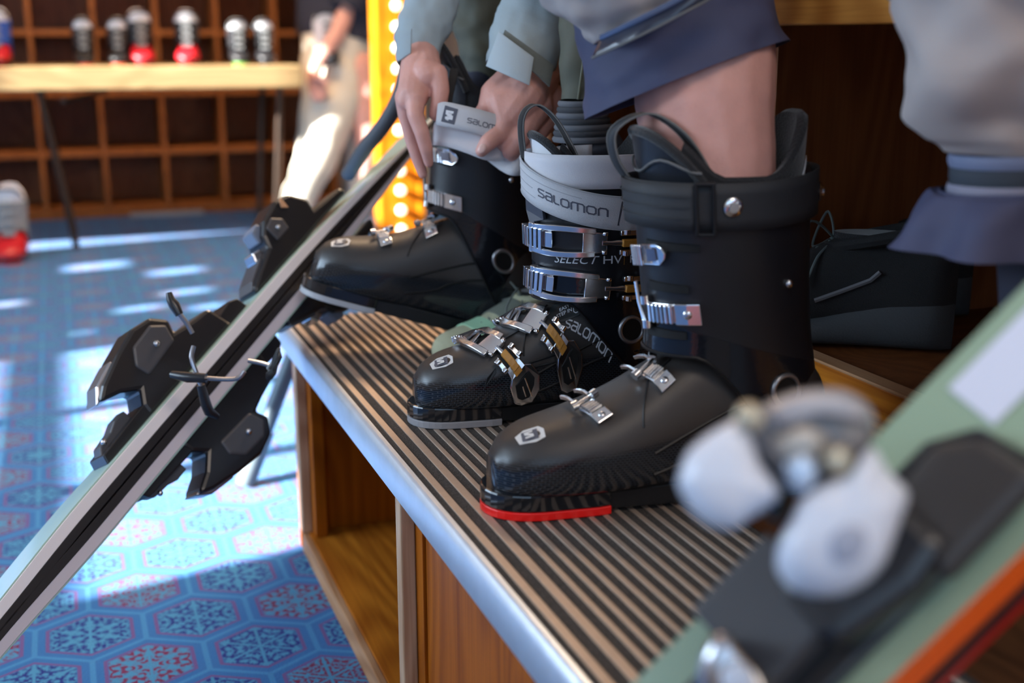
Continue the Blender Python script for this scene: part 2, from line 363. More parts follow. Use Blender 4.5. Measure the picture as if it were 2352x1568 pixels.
    L.new(n2.outputs['Fac'], bp.inputs['Height']); L.new(bp.outputs['Normal'], b.inputs['Normal'])
    return M

# ------------------------------------------------------------------ room shell
S = .41                                                   # height of the step
PLASTER = mat('warm_plaster', (.55, .50, .44), .9, var=.05)
bxo('floor', (-3.06, -1.96, -.05), (2.1, 6.75, 0), carpet(), bevel=0, kind='structure')
bxo('ceiling', (-3.06, -1.96, 3.5), (2.1, 6.75, 3.6), PLASTER, bevel=0, kind='structure')
bxo('wall_back', (-3.06, 6.65, 0), (2.1, 6.75, 3.5), PLASTER, bevel=0, kind='structure')
bxo('wall_right', (2.0, -1.9, 0), (2.1, 6.65, 3.5), PLASTER, bevel=0, kind='structure')
# unseen walls: left holes shaped for the sun patches, front holes added for skylight
def pierced(name, n0, n1, z0, z1, holes, box):
    g = G(); us = sorted({n0, n1, *[h[0] for h in holes], *[h[1] for h in holes]}); zz = sorted({z0, z1, *[h[2] for h in holes], *[h[3] for h in holes]})
    for a, b in zip(us, us[1:]):
        for c, d in zip(zz, zz[1:]):
            m_, n_ = (a + b) / 2, (c + d) / 2
            if any(h[0] < m_ < h[1] and h[2] < n_ < h[3] for h in holes): continue
            g.box(*box(a, b, c, d))
    return g.build(name, PLASTER, smooth=False, kind='structure')
H = []
for y0_, y1_ in ((1.206, 1.70), (1.74, 2.24), (2.28, 2.859)):
    for z0_, z1_ in ((.90, 1.285), (1.335, 1.67)): H.append((y0_, y1_, z0_, z1_))
H += [(3.14, 3.46, 2.05, 3.2), (4.40, 4.66, 1.80, 2.72), (4.74, 4.96, 1.18, 1.76), (3.597, 3.690, 1.225, 1.301), (4.130, 4.280, 1.340, 1.470), (3.864, 3.980, 1.476, 1.590), (3.470, 3.560, 1.485, 1.580), (3.290, 3.370, 1.410, 1.50), (3.190, 3.270, 1.515, 1.589), (3.044, 3.110, 1.351, 1.390)]
pierced('wall_left', -1.9, 6.75, 0, 3.5, H, lambda a, b, c, d: ((-3.06, a, c), (-3.0, b, d)))
pierced('wall_front', -3.06, 2.1, 0, 3.5, [(-2.6, -.6, .9, 2.6), (-.5, 1.3, .9, 2.6)], lambda a, b, c, d: ((a, -1.96, c), (b, -1.9, d)))

# ------------------------------------------------------------------ locker wall at the back
YB = 6.25
lk = empty('locker_shelving', (0, YB, 0), label='wall of open oak boot cubbies across the back of the room', cat='shelving')
ux = [-.088 + .2925 * i for i in range(-9, 6)]
up0 = bxo('divider', (ux[0] - .011, YB, 0), (ux[0] + .011, YB + .34, 2.2), W_RED, lk, .002)
for x in ux[1:]: copy_mesh(up0, lk, (x - ux[0], 0, 0))
for z in (.035, .319, .608, .901, 1.19, 1.48, 1.77): bxo('shelf', (ux[0], YB + .004, z - .014), (ux[-1], YB + .34, z + .014), W_RED, lk, .002)
bxo('back_panel', (ux[0], YB + .34, 0), (ux[-1], YB + .355, 2.2), W_LOCK, lk, 0)
bxo('plinth', (ux[0], YB - .006, 0), (ux[-1], YB + .004, .024), W_RED, lk, .001)
# power strip on the floor in front of the cubbies
ps = G().box((.30, 6.17, 0), (.66, 6.21, .022)).build('floor_cable_cover', mat('grey_strip', (.35, .33, .33), .5), bevel=.004)
tag(ps, 'grey cable cover lying on the carpet in front of the cubbies', 'cable cover')

# ------------------------------------------------------------------ table
YT = 5.25
tb = empty('long_table', (-.6, YT, 0), label='long pale wooden table with dark metal legs standing before the cubbies', cat='table')
bxo('table_top', (-2.2, YT, .665), (1.02, YT + .62, .76), W_PINE, tb, .006)
LEGM = mat('dark_bronze_metal', (.06, .04, .03), .4, .8)
for x, dx in ((-.06, .09), (.93, -.05)):
    for y in (YT + .07, YT + .54):
        G().tube([(x, y, .665), (x + dx, y, 0)], .015, 10).build('leg', LEGM, tb)
G().tube([(.03, YT + .07, .62), (.22, YT + .54, .64)], .01, 8).build('brace', LEGM, tb)

# ------------------------------------------------------------------ the step with ribbed tread
bench = empty('boot_fitting_step', (.55, .8, 0), label='oak step cabinet with open compartments and an aluminium ribbed tread on top', cat='bench')
XE, XT, Y0, Y1 = .325, .578, -.25, 1.93
ALU = mat('brushed_aluminium', (.74, .80, .88), .42, .75, var=.10, vscale=40, bump=.12, bscale=120)
ALUW = mat('worn_aluminium_rib', (.50, .39, .31), .5, .55, var=.12, vscale=140, bump=.25, bscale=700)
def grit():
    M = mat('grit_strip_black', (.022, .020, .019), .9, bump=1., bscale=1500)
    nt = M.node_tree; b = nt.nodes['Principled BSDF']; tc = nt.nodes.new('ShaderNodeTexCoord')
    n = nt.nodes.new('ShaderNodeTexNoise'); n.inputs['Scale'].default_value = 900; n.inputs['Detail'].default_value = 2; nt.links.new(tc.outputs['Object'], n.inputs['Vector'])
    r = nt.nodes.new('ShaderNodeValToRGB'); r.color_ramp.elements[0].position = .5; r.color_ramp.elements[0].color = (.030, .026, .024, 1)
    r.color_ramp.elements[1].position = .68; r.color_ramp.elements[1].color = (.20, .17, .15, 1)
    nt.links.new(n.outputs['Fac'], r.inputs['Fac']); nt.links.new(r.outputs[0], b.inputs['Base Color'])
    n.inputs['Scale'].default_value = 1300
    return M
GRIT = grit()
# aluminium nosing: rounded profile swept along y
prof = [(XT + .01, S - .004), (XE + .004, S - .004), (XE + .0005, S + .0005), (XE - .004, S), (XE - .0085, S - .004), (XE - .010, S - .010), (XE - .010, S - .042), (XE - .008, S - .045), (XE + .004, S - .045), (XE + .004, S - .018), (XT + .01, S - .018)]
G().loft([[Vector((a, y, z)) for a, z in prof] for y in (Y0, Y1)]).build('nosing', ALU, bench, bevel=.0006)
def strip(nm, a, b, z, mt):
    bxo(nm, (a, Y0, S - .004), (b, Y1 - .001, z), mt, bench, .0006)
edges = [(XE + .0005, XE + .0075)]
tan = [(.3330, .3415), (.3535, .3630), (.3735, .3795)]
x = .3885
while x < .575: tan.append((x, x + .0058)); x += .01545
prev = XE + .0006
for a, b in tan:
    strip('grit_strip', prev, a, S - .0006, GRIT); strip('tread_rib', a, b, S + .0004, ALUW); prev = b
strip('grit_strip', prev, XT + .01, S - .0006, GRIT)
DKWOOD = wood('dark_step_wood', (.05, .018, .008), (.10, .038, .015), 1, .5)
bxo('rear_tread_board', (XT + .012, Y0, S - .018), (.80, Y1, S - .001), DKWOOD, bench)
bxo('bottom_board', (.345, Y0, .0), (.80, Y1 - .03, .035), W_CABY, bench)
# upright dividers and their worn front edges
ys = [1.915, 1.265, .62, -.02]
for i, y in enumerate(ys):
    bxo('divider_panel', (.352, y - .018, .035), (.79, y, S - .02), W_CAB, bench)
    bxo('front_stile', (.334, y - .020, .0341), (.352, y + .002, S - .046), W_EDGEZ, bench, .002)
    bxo('inner_stile', (.3521, y - .048, .035), (.372, y - .019, S - .046), W_CAB, bench, .001)
bxo('front_rail', (.334, Y0, .0), (.3455, Y1 - .03, .034), W_EDGE, bench, .002)
bxo('back_panel', (.795, Y0, .0), (.80, Y1, S - .02), W_CAB, bench, 0)
bxo('door_panel', (.356, -.02, .035), (.362, 1.216, S - .02), W_CAB, bench, .001)
bxo('end_panel', (.335, 1.916, 0), (.80, 1.93, S - .02), W_CAB, bench, .001)
for y, z in ((1.895, .14),):
    sc = G().sphere((.47, y, z), .004, 6).build('screw', STEEL, bench)

# ------------------------------------------------------------------ seat and shoe recess
seat = empty('seat_cabinet', (1.1, .8, 0), label='oak bench seat cabinet with a dark open recess above the step', cat='bench')
bxo('recess_riser', (.80, -.25, 0), (.822, 1.93, .50), W_CABY, seat, .002)
bxo('recess_edge_strip', (.7985, -.25, .4995), (.822, 1.93, .503), W_EDGE, seat, .001)
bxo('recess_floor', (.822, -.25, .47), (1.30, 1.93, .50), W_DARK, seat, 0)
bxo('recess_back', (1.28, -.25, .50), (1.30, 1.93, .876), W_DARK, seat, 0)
bxo('seat_rail', (.70, -.25, .8755), (.722, 1.93, .955), W_SEAT, seat, .002)
bxo('seat_board', (.722, -.25, .925), (1.30, 1.93, .955), W_SEAT, seat, .002)
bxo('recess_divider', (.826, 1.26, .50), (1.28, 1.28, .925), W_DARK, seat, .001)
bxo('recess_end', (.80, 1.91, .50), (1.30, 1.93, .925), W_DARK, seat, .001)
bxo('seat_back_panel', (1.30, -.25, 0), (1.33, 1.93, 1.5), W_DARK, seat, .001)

# ------------------------------------------------------------------ lit timber post with round lamps
post = empty('marquee_post', (1.17, 4.2, 0), label='bright orange timber post with a column of round lit bulbs', cat='post')
bxo('timber', (1.085, 4.2, 0), (1.245, 4.30, 2.6), W_ORANGE, post, .004)
bxo('edge_batten', (1.225, 4.185, 0), (1.250, 4.2, 2.6), W_ORANGE, post, .003)
BULB = mat('lit_bulb', (1.0, .88, .62), .3, emit=1.8)
b0 = G().sphere((1.155, 4.180, .04), .0175, 8).build('bulb', BULB, post)
for i in range(1, 22): copy_mesh(b0, post, (0, 0, .0725 * i))

# ------------------------------------------------------------------ ski boots
SX = [.004, .012, .03, .055, .085, .115, .145, .175, .20, .23, .26, .28, .290]
SWD = [.019, .030, .041, .049, .052, .051, .048, .045, .045, .046, .044, .036, .022]
SZT = [.060, .072, .084, .092, .103, .120, .141, .158, .168, .165, .150, .125, .100]
def build_boot(name, label, T, th, ph, sx, sy, sz, lean=0., side='medial', sole=GREYS, strap='white', hi=True, detail=True, group=None, shellm=None, cuffm=None, linerm=None, cat='ski boot', dzb=0.):
    """T: toe tip at the sole; th heading, ph pitch (toe up); near side is local -y"""
    ex = Vector((math.cos(th) * math.cos(ph), math.sin(th) * math.cos(ph), -math.sin(ph))); ey = Vector((-math.sin(th), math.cos(th), 0)); ez = ex.cross(ey)
    rt = empty(name, T, Matrix((ex, ey, ez)).transposed(), label, cat, group)
    shellm = shellm or SHELL; cuffm = cuffm or CUFF
    # ---- lower shell
    def sp(x, q):
        """q: angle from the near side (0) over the top (90 deg)"""
        w = hermite(SX, SWD, x) * sy; zt = hermite(SX, SZT, x) * sz; zb = .016; zm = zb + .36 * (zt - zb)
        c, s = math.cos(q), math.sin(q)
        y = -w * math.copysign(abs(c)**.8, c); y -= (1 if y < 0 else -1) * w * .10 * max(0, s)
        z = zm + (zt - zm) * math.copysign(abs(s)**.92, s) if s >= 0 else zm - (zm - zb) * abs(s)**.55
        if s < 0: y *= 1 - .10 * abs(s)
        return Vector((x * sx, y, z))
    nx = 72 if detail else 14; nq = 80 if detail else 16
    xs_ = [SX[0] + (SX[-1] - SX[0]) * (t / (nx - 1))**1.25 for t in range(nx)]
    g = G(); rings = [[sp(x, 2 * PI * k / nq) for k in range(nq)] for x in xs_]
    tip = [[Vector((p.x - .0025, p.y * .8, .016 + (p.z - .016) * .93)) for p in rings[0]]]
    g.loft(tip + rings); g.build('shell', shellm, rt, world=False, ang=60)
    ctr_s = lambda p: Vector((p.x, 0, .045))
    # ---- sole
    def outline(x0, x1, grow=0., n=14):
        L_ = []
        for i in range(n + 1):
            t = x0 + (x1 - x0) * (i / n)**1.6 if x0 < .01 else x0 + (x1 - x0) * i / n
            if t < .09: w = .0365 * max(.0, 1 - (1 - max(0, min(1, (t + .0055) / .05)))**2.3)**.5 + .002
            elif t < .2: w = .0365 + .002 * math.sin(PI * (t - .09) / .11)
            else: w = .0355 * max(.02, 1 - max(0, (t - .262) / .038)**2)**.5
            L_.append((t * sx, (w + grow) * sy))
        return [(a, -b) for a, b in L_] + [(a, b) for a, b in reversed(L_)]
    fn = lambda a, b, h: Vector((a, b, h))
    G().prism(outline(-.006, .094, .001), fn, .0, .0085).build('sole_pad', sole, rt, world=False, bevel=.001, smooth=False)
    G().prism(outline(-.006, .094, .0005), fn, .0085, .026).build('toe_lug', BLKGLOSS, rt, world=False, bevel=.002, smooth=False)
    G().prism(outline(.094, .222, -.003), fn, .004, .024).build('arch', BLACK, rt, world=False, bevel=.001, smooth=False)
    G().prism(outline(.222, .298, .001), fn, .0, .026).build('heel_lug', BLACK, rt, world=False, bevel=.002, smooth=False)
    # ---- cuff
    def cc(z):
        return (hermite([.05, .10, .18, .26, .34, .40], [.210, .208, .202, .196, .191, .188], z)) * sx - math.tan(lean) * max(0, z - .10)
    def ca(z): return hermite([.05, .10, .18, .26, .34], [.074, .0755, .0700, .0705, .0725], z) * sx
    def cb(z): return hermite([.05, .10, .18, .26, .34], [.050, .052, .0525, .056, .060], z) * sy
    def cs(phi, z):
        c, s = math.cos(phi), math.sin(phi)
        return Vector((cc(z) - ca(z) * math.copysign(abs(c)**.95, c), -cb(z) * math.copysign(abs(s)**.9, s), z * sz))
    def zlow(phi): return .154 - .100 * sstep(.55, 1.3, abs(phi) / PI * 1.9)
    def ztop(phi): return .298 + .035 * sstep(.45, 1.0, abs(phi) / PI)
    nph = 64 if detail else 20; nz = 22 if detail else 6
    g = G(); P = []
    for i in range(nph):
        phi = -PI + 2 * PI * i / nph; a, b = zlow(phi), ztop(phi)
        col = [cs(phi, a + (b - a) * k / nz) for k in range(nz + 1)]
        o0 = Vector((cc(b), 0, b * sz)); col += [o0 + (cs(phi, b) - o0) * .93, Vector((cc(b - .03), 0, (b - .03) * sz)) + (cs(phi, b - .03) - Vector((cc(b - .03), 0, (b - .03) * sz))) * .90]
        lo = Vector((cc(a), 0, a * sz)); col = [lo + (cs(phi, a) - lo) * .92] + col
        P.append(col)
    g.grid(P, cu=True); g.build('cuff', cuffm, rt, world=False, ang=50)
    ctr_c = lambda p: Vector((cc(p.z / sz), 0, p.z))
    # ---- liner collar and tongue
    def lz(phi):
        t = abs(phi) / PI
        return (.345 if side == 'lateral' else .358) - .034 * sstep(.22, .42, t) + .058 * sstep(.58, .95, t)
    def ls(phi, z, k=.87, out=0.):
        o = Vector((cc(z), 0, z * sz)); return o + (cs(phi, z) - o) * (k + out * (z - .30) / .08)
    npL = 48 if detail else 16
    cuf = lambda phi, z: ls(phi, z, .88, .03 + .05 * abs(phi) / PI)
    g = G(); P = []
    for i in range(npL):
        phi = -PI + 2 * PI * i / npL; zt = lz(phi) - (.03 if abs(phi) < .7 else 0)
        col = [cuf(phi, .24 + (zt - .24) * k / 10) for k in range(11)]
        o = Vector((cc(zt), 0, zt * sz)); e = col[-1]
        col.append(o + (e - o) * .95 + Vector((0, 0, .004))); col.append(o + (e - o) * .87 + Vector((0, 0, .001)))
        for z in (zt - .03, zt - .08, .17): o = Vector((cc(z), 0, z * sz)); col.append(o + (ls(phi, z, .75) - o))
        P.append(col)
    col_o = g.grid(P, cu=True).build('liner', linerm or LINER, rt, world=False)
    # footbed so the inside is closed
    G().prism([(cc(.17) - ca(.17) * .8 * math.cos(t), cb(.17) * .8 * math.sin(t)) for t in [2 * PI * k / 20 for k in range(20)]], fn, .168 * sz, .172 * sz).build('insole', LINER, rt, world=False)
    wl = {'white': WHITE_L, 'black': LEATHER, 'dark': LEATHER}[strap]
    g = G(); P = []
    TT = .352 if side == 'lateral' else .366
    for i in range(21):
        phi = R_(-62 + 124 * i / 20); zt = TT - .050 * (abs(i - 10) / 10)**2.4
        o0 = .05
        colm = [ls(phi, .25 + (zt - .25) * k / 10, .90, .10) for k in range(11)]
        colm.append(ls(phi, zt + .003, .87, .10)); colm.append(ls(phi, zt - .003, .82, .10)); colm.append(ls(phi, .27, .80))
        P.append(colm)
    tg = g.grid(P).build('tongue', wl, rt, world=False)
    rim = [ls(R_(-62 + 124 * i / 20), TT - .050 * (abs(i - 10) / 10)**2.4, .88, .10) + Vector((0, 0, .002)) for i in range(21)]
    G().tube(rim, .0052, 8).build('tongue_binding', LINER, rt, world=False)
    if not detail: return rt
    if strap != 'white':
        sm = [ls(R_(-60 + 120 * i / 20), .334 - .006 * math.cos(PI * (i - 10) / 5) + .004 * (i / 20), .925, .11) for i in range(21)]
        G().tube(sm, .0014, 6).build('piping', PIPING, rt, world=False)
    # back stripe on the liner
    g = G(); P = []
    for i in range(13):
        phi = R_(92 + 70 * i / 12); zz = lz(phi) - .048 + .006 * i / 12
        P.append([cuf(phi, zz - .007 * (1 - .8 * (1 - i / 12))), cuf(phi, zz + .006)])
    P = [[p + (p - Vector((cc(p.z / sz), 0, p.z))).normalized() * .0012 for p in r] for r in P]
    g.grid(P).build('collar_stripe', WHITE_L, rt, world=False, solid=.0008)
    # ---- pull loop of webbing
    def loop(pts, w, mt, nm='pull_loop', tw=None):
        pts = [Vector(p) for p in pts]; out = []
        n = 34
        for i in range(n + 1):
            t = i / n * (len(pts) - 1); j = min(int(t), len(pts) - 2); f = t - j
            p0, p1, p2, p3 = pts[max(j - 1, 0)], pts[j], pts[j + 1], pts[min(j + 2, len(pts) - 1)]
            out.append(.5 * ((2 * p1) + (p2 - p0) * f + (2 * p0 - 5 * p1 + 4 * p2 - p3) * f * f + (3 * p1 - p0 - 3 * p2 + p3) * f**3))
        d = Vector(tw or (.35, -1, 0)).normalized(); g = G(); ge = G()
        g.grid([[p - d * w / 2, p + d * w / 2] for p in out]); o = g.build(nm, mt, rt, world=False, solid=.0016)
        for s in (-1, 1): ge.tube([p + d * s * w / 2 for p in out], .0011, 6)
        e = ge.build('webbing_edge', WEBEDGE, o, world=False); return o
    f0 = ls(0, .336 if side == 'lateral' else .350, .9, .1)
    if side == 'lateral':
        loop([f0 + Vector((.004, .012, -.05)), f0 + Vector((-.008, .010, -.01)), f0 + Vector((-.012, .006, .035)), f0 + Vector((.002, .0, .052)), f0 + Vector((.020, -.014, .040)), f0 + Vector((.036, -.032, .010)), f0 + Vector((.054, -.056, -.038))], .0115, WEB)
    elif name == 'ski_boot' and strap == 'black':
        loop([f0 + Vector((.002, .02, -.035)), f0 + Vector((-.016, .018, -.01)), f0 + Vector((-.020, .012, .018)), f0 + Vector((.006, -.004, .034)), f0 + Vector((.032, -.026, .018)), f0 + Vector((.050, -.042, -.012)), f0 + Vector((.056, -.052, -.034))], .012, STRAPB)
        loop([f0 + Vector((.055, .03, -.03)), f0 + Vector((.040, .03, .01)), f0 + Vector((.045, .01, .028)), f0 + Vector((.05, .0, .0))], .010, STRAPB)
    # ---- pivot ring
    xr, zr = .235 * sx, .118; cphi = (cc(zr) - xr) / ca(zr); phr = math.acos(max(-1, min(1, cphi)))
    ch = Chart(cs, phr, zr, 0, ctr_c)
    rg = G(); rg.grid([[ch((.0155 + r1 * .0026) * math.cos(t), (.0155 + r1 * .0026) * math.sin(t), .001 + r2 * .0026) for r1, r2 in [(math.cos(a), math.sin(a)) for a in [2 * PI * k / 10 for k in range(10)]]] for t in [2 * PI * k / 32 for k in range(32)]], cu=True, cv=True)
    rg.build('pivot_ring', mat('pewter_ring', (.34, .34, .36), .32, .8), rt, world=False)
    G().prism([(.0135 * math.cos(t), .0135 * math.sin(t)) for t in [2 * PI * k / 24 for k in range(24)]], ch, -.002, .0012).build('pivot_cap', BLKMATT, rt, world=False, bevel=.0006)
    # rivets on the back of the cuff
    for pp, zz in ((2.05, .225),):
        c2 = Chart(cs, pp, zz, 0, ctr_c); G().sphere(c2(0, 0, .001), .0045, 6).build('rivet', STEEL, rt, world=False)
    # raised ribs and seams moulded in the shell and cuff
    g = G()
    ch = lambda a, b, h=0: sp(a, b) + (sp(a, b) - ctr_s(sp(a, b))).normalized() * h
    for dq in (0, .24):
        G().tube([ch(.125 + .12 * i / 12, .10 - dq + .35 * i / 12, .0006) for i in range(13)], .0017, 6).build('moulded_rib', BLACK, rt, world=False)
    g.tube([ch(.150 + .0 * i, 1.5 - 1.0 * i / 12, .0004) for i in range(1)] + [ch(.128 - .012 * math.sin(i / 12 * PI / 2), 1.35 - .8 * i / 12, .0004) for i in range(13)], .0012, 6)
    g.build('moulded_rib', BLACK, rt, world=False)
    for z0_, ph0, ph1 in ((.262, .35, 1.15), (.222, .35, 1.0), (.176, .25, .95)):
        g = G(); g.grid([[cs(R_(-8) + t, z0_ + dz * (1 - .3 * t)) + (cs(t, z0_) - ctr_c(cs(t, z0_))).normalized() * hh for dz, hh in ((-.006, -.001), (-.005, .0022), (.005, .0022), (.006, -.001))] for t in [ph0 + (ph1 - ph0) * i / 12 for i in range(13)]])
        if side == 'medial': g.build('moulded_step', BLKMATT, rt, world=False)
        else: break
    # lower flap edge of the cuff
    g = G().tube([cs(t, zlow(t) + .001) + (cs(t, zlow(t)) - ctr_c(cs(t, zlow(t)))).normalized() * .0004 for t in [-1.6 + 4.4 * i / 40 for i in range(41)]], .0017, 6)
    g.build('cuff_hem', BLACK, rt, world=False)
    # ---- toe emblem
    tc = Chart(sp, .030, R_(70), 0, ctr_s)
    sh = [(-.014, .005), (-.012, -.0085), (.004, -.0115), (.014, -.008), (.015, .003), (.011, .0085), (-.004, .0095)]
    em = G().prism(sh, lambda a, b, h: tc(a, b, h), .0002, .0011).build('toe_emblem', mat('emblem_silver', (.62, .61, .60), .4), rt, world=False, smooth=False)
    box = [(-.0085, -.0065), (.0075, -.0075), (.0085, .0055), (-.0075, .0065)]
    decal('emblem_field', [box], tc, .0013, INKD, em)
    pl, _ = strokes('S', -.005, -.0045, .009, .24); decal('emblem_letter', pl, tc, .0016, mat('emblem_silver', (.62, .61, .60), .4), em)
    # ================= medial: toothed racks with riveted plates, levers wrap round from the far side
    def rack(ch, L_, w, nteeth, nm='buckle_rack'):
        b = G(); blk(b, ch, -.004, L_, -w / 2, w / 2, .0005, .0035, 6)
        o = b.build(nm, CHROME, rt, world=False, bevel=.0006, smooth=False)
        t = G()
        for i in range(nteeth):
            u = .001 + (L_ - w * 1.05) * i / nteeth; blk(t, ch, u, u + (L_ - w * 1.05) / nteeth * .62, -w / 2 * .96, w / 2 * .96, .0030, .0085, 1)
        t.build('tooth_row', CHROME, o, world=False, bevel=.0008, smooth=False)
        q = G(); blk(q, ch, L_ - w, L_ + .002, -w / 2 - .001, w / 2 + .001, .003, .0062, 2); q.build('rivet_plate', CHROME, o, world=False, bevel=.0008, smooth=False)
        r = G().sphere((0, 0, 0), w * .24, 8, (1, 1, .5)); p = ch(L_ - w / 2 + .001, 0, .006); nrm = (ch(L_ - w / 2, 0, .01) - ch(L_ - w / 2, 0, 0)).normalized()
        rm = nrm.to_track_quat('Z', 'Y').to_matrix(); r.v = [rm @ v + p for v in r.v]; r.build('rivet', STEEL, o, world=False)
        return o
    def hookbar(ch, u, w, h=.009):
        g = G(); g.tube([ch(u, -w, h), ch(u, w, h)], .0019, 10)
        for s in (-1, 1): g.tube([ch(u, s * w - .0035, h), ch(u, s * w + .0035, h)], .0048, 12)
        o = g.build('hook_bar', CHROME, rt, world=False)
        k = G()
        for s in (-1, 1): blk(k, ch, u - .022, u, s * w * .72 - .0018, s * w * .72 + .0018, h - .003, h + .001, 5)
        k.build('hook_arm', CHROME, o, world=False, bevel=.0006, smooth=False); return o
    if side == 'medial':
        for x_, q_, w_ in ((.080, 84, .0155), (.133, 84, .0165)):
            c_ = Chart(sp, x_, R_(q_), R_(-90 + 16), ctr_s)
            rack(c_, .036, w_, 5); hookbar(c_, -.003, w_ * .80)
        c_ = Chart(cs, R_(14 + (8 if dzb else 0)), .196 + dzb, R_(4), ctr_c); rack(c_, .046, .019, 6)
        g = G()
        for s in (-1, 1): g.tube([c_(-.004, s * .012 - .004, .006), c_(-.004, s * .012 + .004, .006)], .005, 10)
        g.tube([c_(-.006, -.012, .007), c_(-.010, .010, .009), c_(-.010, .030, .010)], .002, 8); g.build('buckle_link', CHROME, rt, world=False)
        # upper: closed lozenge lever end coming round the front
        c_ = Chart(cs, R_(2 + (18 if dzb else 0)), .250 + dzb, R_(8), ctr_c)
        g = G(); pl = [(-.004, -.009), (.036, -.010), (.043, -.005), (.045, .001), (.042, .007), (.034, .011), (-.004, .010)]
        g.prism(pl, c_, .001, .0075); o = g.build('buckle', CHROME, rt, world=False, bevel=.0015, smooth=False)
        t = G()
        for i in range(5): blk(t, c_, -.003 + i * .0042, -.0006 + i * .0042, -.0095, .0105, .0075, .0105, 1)
        t.build('tooth_row', CHROME, o, world=False, bevel=.0007, smooth=False)
        t = G(); blk(t, c_, .022, .034, -.0055, .0065, .0074, .0080, 2); t.build('plate', mat('dark_steel', (.20, .20, .24), .25, .9), o, world=False)
    else:
        # ================= lateral: full levers with bail, screw, ochre adjuster
        def buckle(ch0, k=1., lever='copper', big=True, st=1.3):
            ch = lambda u, v, h=0: ch0(u * st, v, h)
            s = lambda *a: [x * k for x in a]
            o = G()
            a = s(.0, .048)
            for sg in (-1, 1):
                v0 = sg * (.0135 if lever == 'chrome' else .0125) * k; rows = []; fat = .0042 if lever == 'chrome' else .0032
                for i in range(11):
                    t = i / 10; u = .048 * k * t; bul = math.sin(PI * t) * .0018 * sg * k
                    w2 = fat * k
                    rows.append([ch(u, v0 + bul - w2, .004), ch(u, v0 + bul + w2, .004), ch(u, v0 + bul + w2, .010), ch(u, v0 + bul - w2, .010)])
                o.loft(rows)
                o.tube([ch(-.0015 * k, v0 - .004 * k, .007), ch(-.0015 * k, v0 + .004 * k, .007)], .0042 * k, 12)
                o.tube([ch(.0535 * k, v0 * .82 - .002 * k, .0095), ch(.0535 * k, v0 * .82 + .002 * k, .0095)], .0032 * k, 10)
            blk(o, ch, (.030 if lever == 'chrome' else .040) * k, .055 * k, -.0125 * k, .0125 * k, .003, .0095, 3, 1.05, .82)
            ob = o.build('buckle_bail', CHROME, rt, world=False, bevel=.0009, ang=35)
            t = G(); blk(t, ch, -.016 * k, .017 * k, -.0095 * k, .0095 * k, .0015, .004, 6)
            for i in range(6): blk(t, ch, (-.0155 + i * .0047) * k, (-.0125 + i * .0047) * k, -.0115 * k, .0115 * k, .004, .0115, 1)
            blk(t, ch, .0125 * k, .0185 * k, -.0085 * k, .0085 * k, .004, .0075, 1)
            t.build('ladder', CHROME, rt, world=False, bevel=.0007, smooth=False)
            sc = G().tube([ch(.052 * k, 0, .0085), ch(.057 * k, 0, .0085), ch(.060 * k, 0, .0085), ch(.068 * k, 0, .0085)], [.003 * k, .0024 * k, .0034 * k, .0034 * k], 10)
            sc.build('screw', STEEL, rt, world=False)
            # lever frame
            lv = G()
            for sg in (-1, 1):
                lv.tube([ch(.0665 * k, sg * .0115 * k - .003 * k, .009), ch(.0665 * k, sg * .0115 * k + .003 * k, .009)], .0042 * k, 12)
                blk(lv, ch, .0625 * k, .083 * k, sg * .0105 * k - .0028 * k, sg * .0105 * k + .0028 * k, .004, .0105, 3)
                lv.tube([ch(.0795 * k, sg * .0115 * k - .0022 * k, .010), ch(.0795 * k, sg * .0115 * k + .0032 * k, .010)], .0036 * k, 12)
            lm = CHROME if lever == 'chrome' else CHROME
            lvo = lv.build('lever_hinge', CHROME, rt, world=False, bevel=.0008, ang=35)
            ad = G(); blk(ad, ch, .0635 * k, .088 * k, -.0040 * k, .0040 * k, .0075, .0145, 4); blk(ad, ch, .086 * k, .094 * k, -.0046 * k, .0046 * k, .0065, .0125, 2)
            ad.build('adjuster', GOLD, rt, world=False, bevel=.0010, smooth=False, label='ochre screw adjuster')
            e = G()
            if lever == 'chrome':
                pl = [(.080, -.0095), (.092, -.0105), (.098, -.0165), (.113, -.0185), (.121, -.0135), (.126, 0), (.121, .0135), (.113, .0185), (.098, .0165), (.092, .0105), (.080, .0095)]
                e.prism([(a_ * k, b_ * k) for a_, b_ in pl], ch, .0045, .0100); eo = e.build('lever', CHROME, rt, world=False, bevel=.0014, smooth=False)
                pl = [(.1005, -.0100), (.110, -.0120), (.1145, -.0085), (.1175, 0), (.1145, .0085), (.110, .0120), (.1005, .0100)]
                G().prism([(a_ * k, b_ * k) for a_, b_ in pl], ch, .0098, .0106).build('lever_inlay', BLKMATT, eo, world=False, smooth=False)
                b = G(); b.tube([ch(.1015 * k, .0025 * k, .0108), ch(.1185 * k, .0025 * k, .0108)], .0010 * k, 6); b.tube([ch(.106 * k, -.0035 * k, .0108), ch(.114 * k, -.0035 * k, .0108)], .0010 * k, 6)
                b.build('inlay_bar', CHROME, eo, world=False)
            else:
                rows = []
                for i in range(9):
                    t = i / 8; u = (.080 + .040 * t) * k; w = (.0075 + .0125 * sstep(0, .8, t)) * k
                    rows.append([ch(u, -w, .0065 + .004 * t), ch(u, w, .0065 + .004 * t), ch(u, w, .010 + .004 * t), ch(u, -w, .010 + .004 * t)])
                e.loft(rows); eo = e.build('lever', COPPER, rt, world=False, bevel=.0008, smooth=False, label='brown anodised lever')
        buckle(Chart(cs, R_(17), .233, R_(-2), ctr_c), 1.08, 'copper', True, 1.26)
        buckle(Chart(cs, R_(17), .179, R_(-4), ctr_c), 1.08, 'copper', True, 1.26)
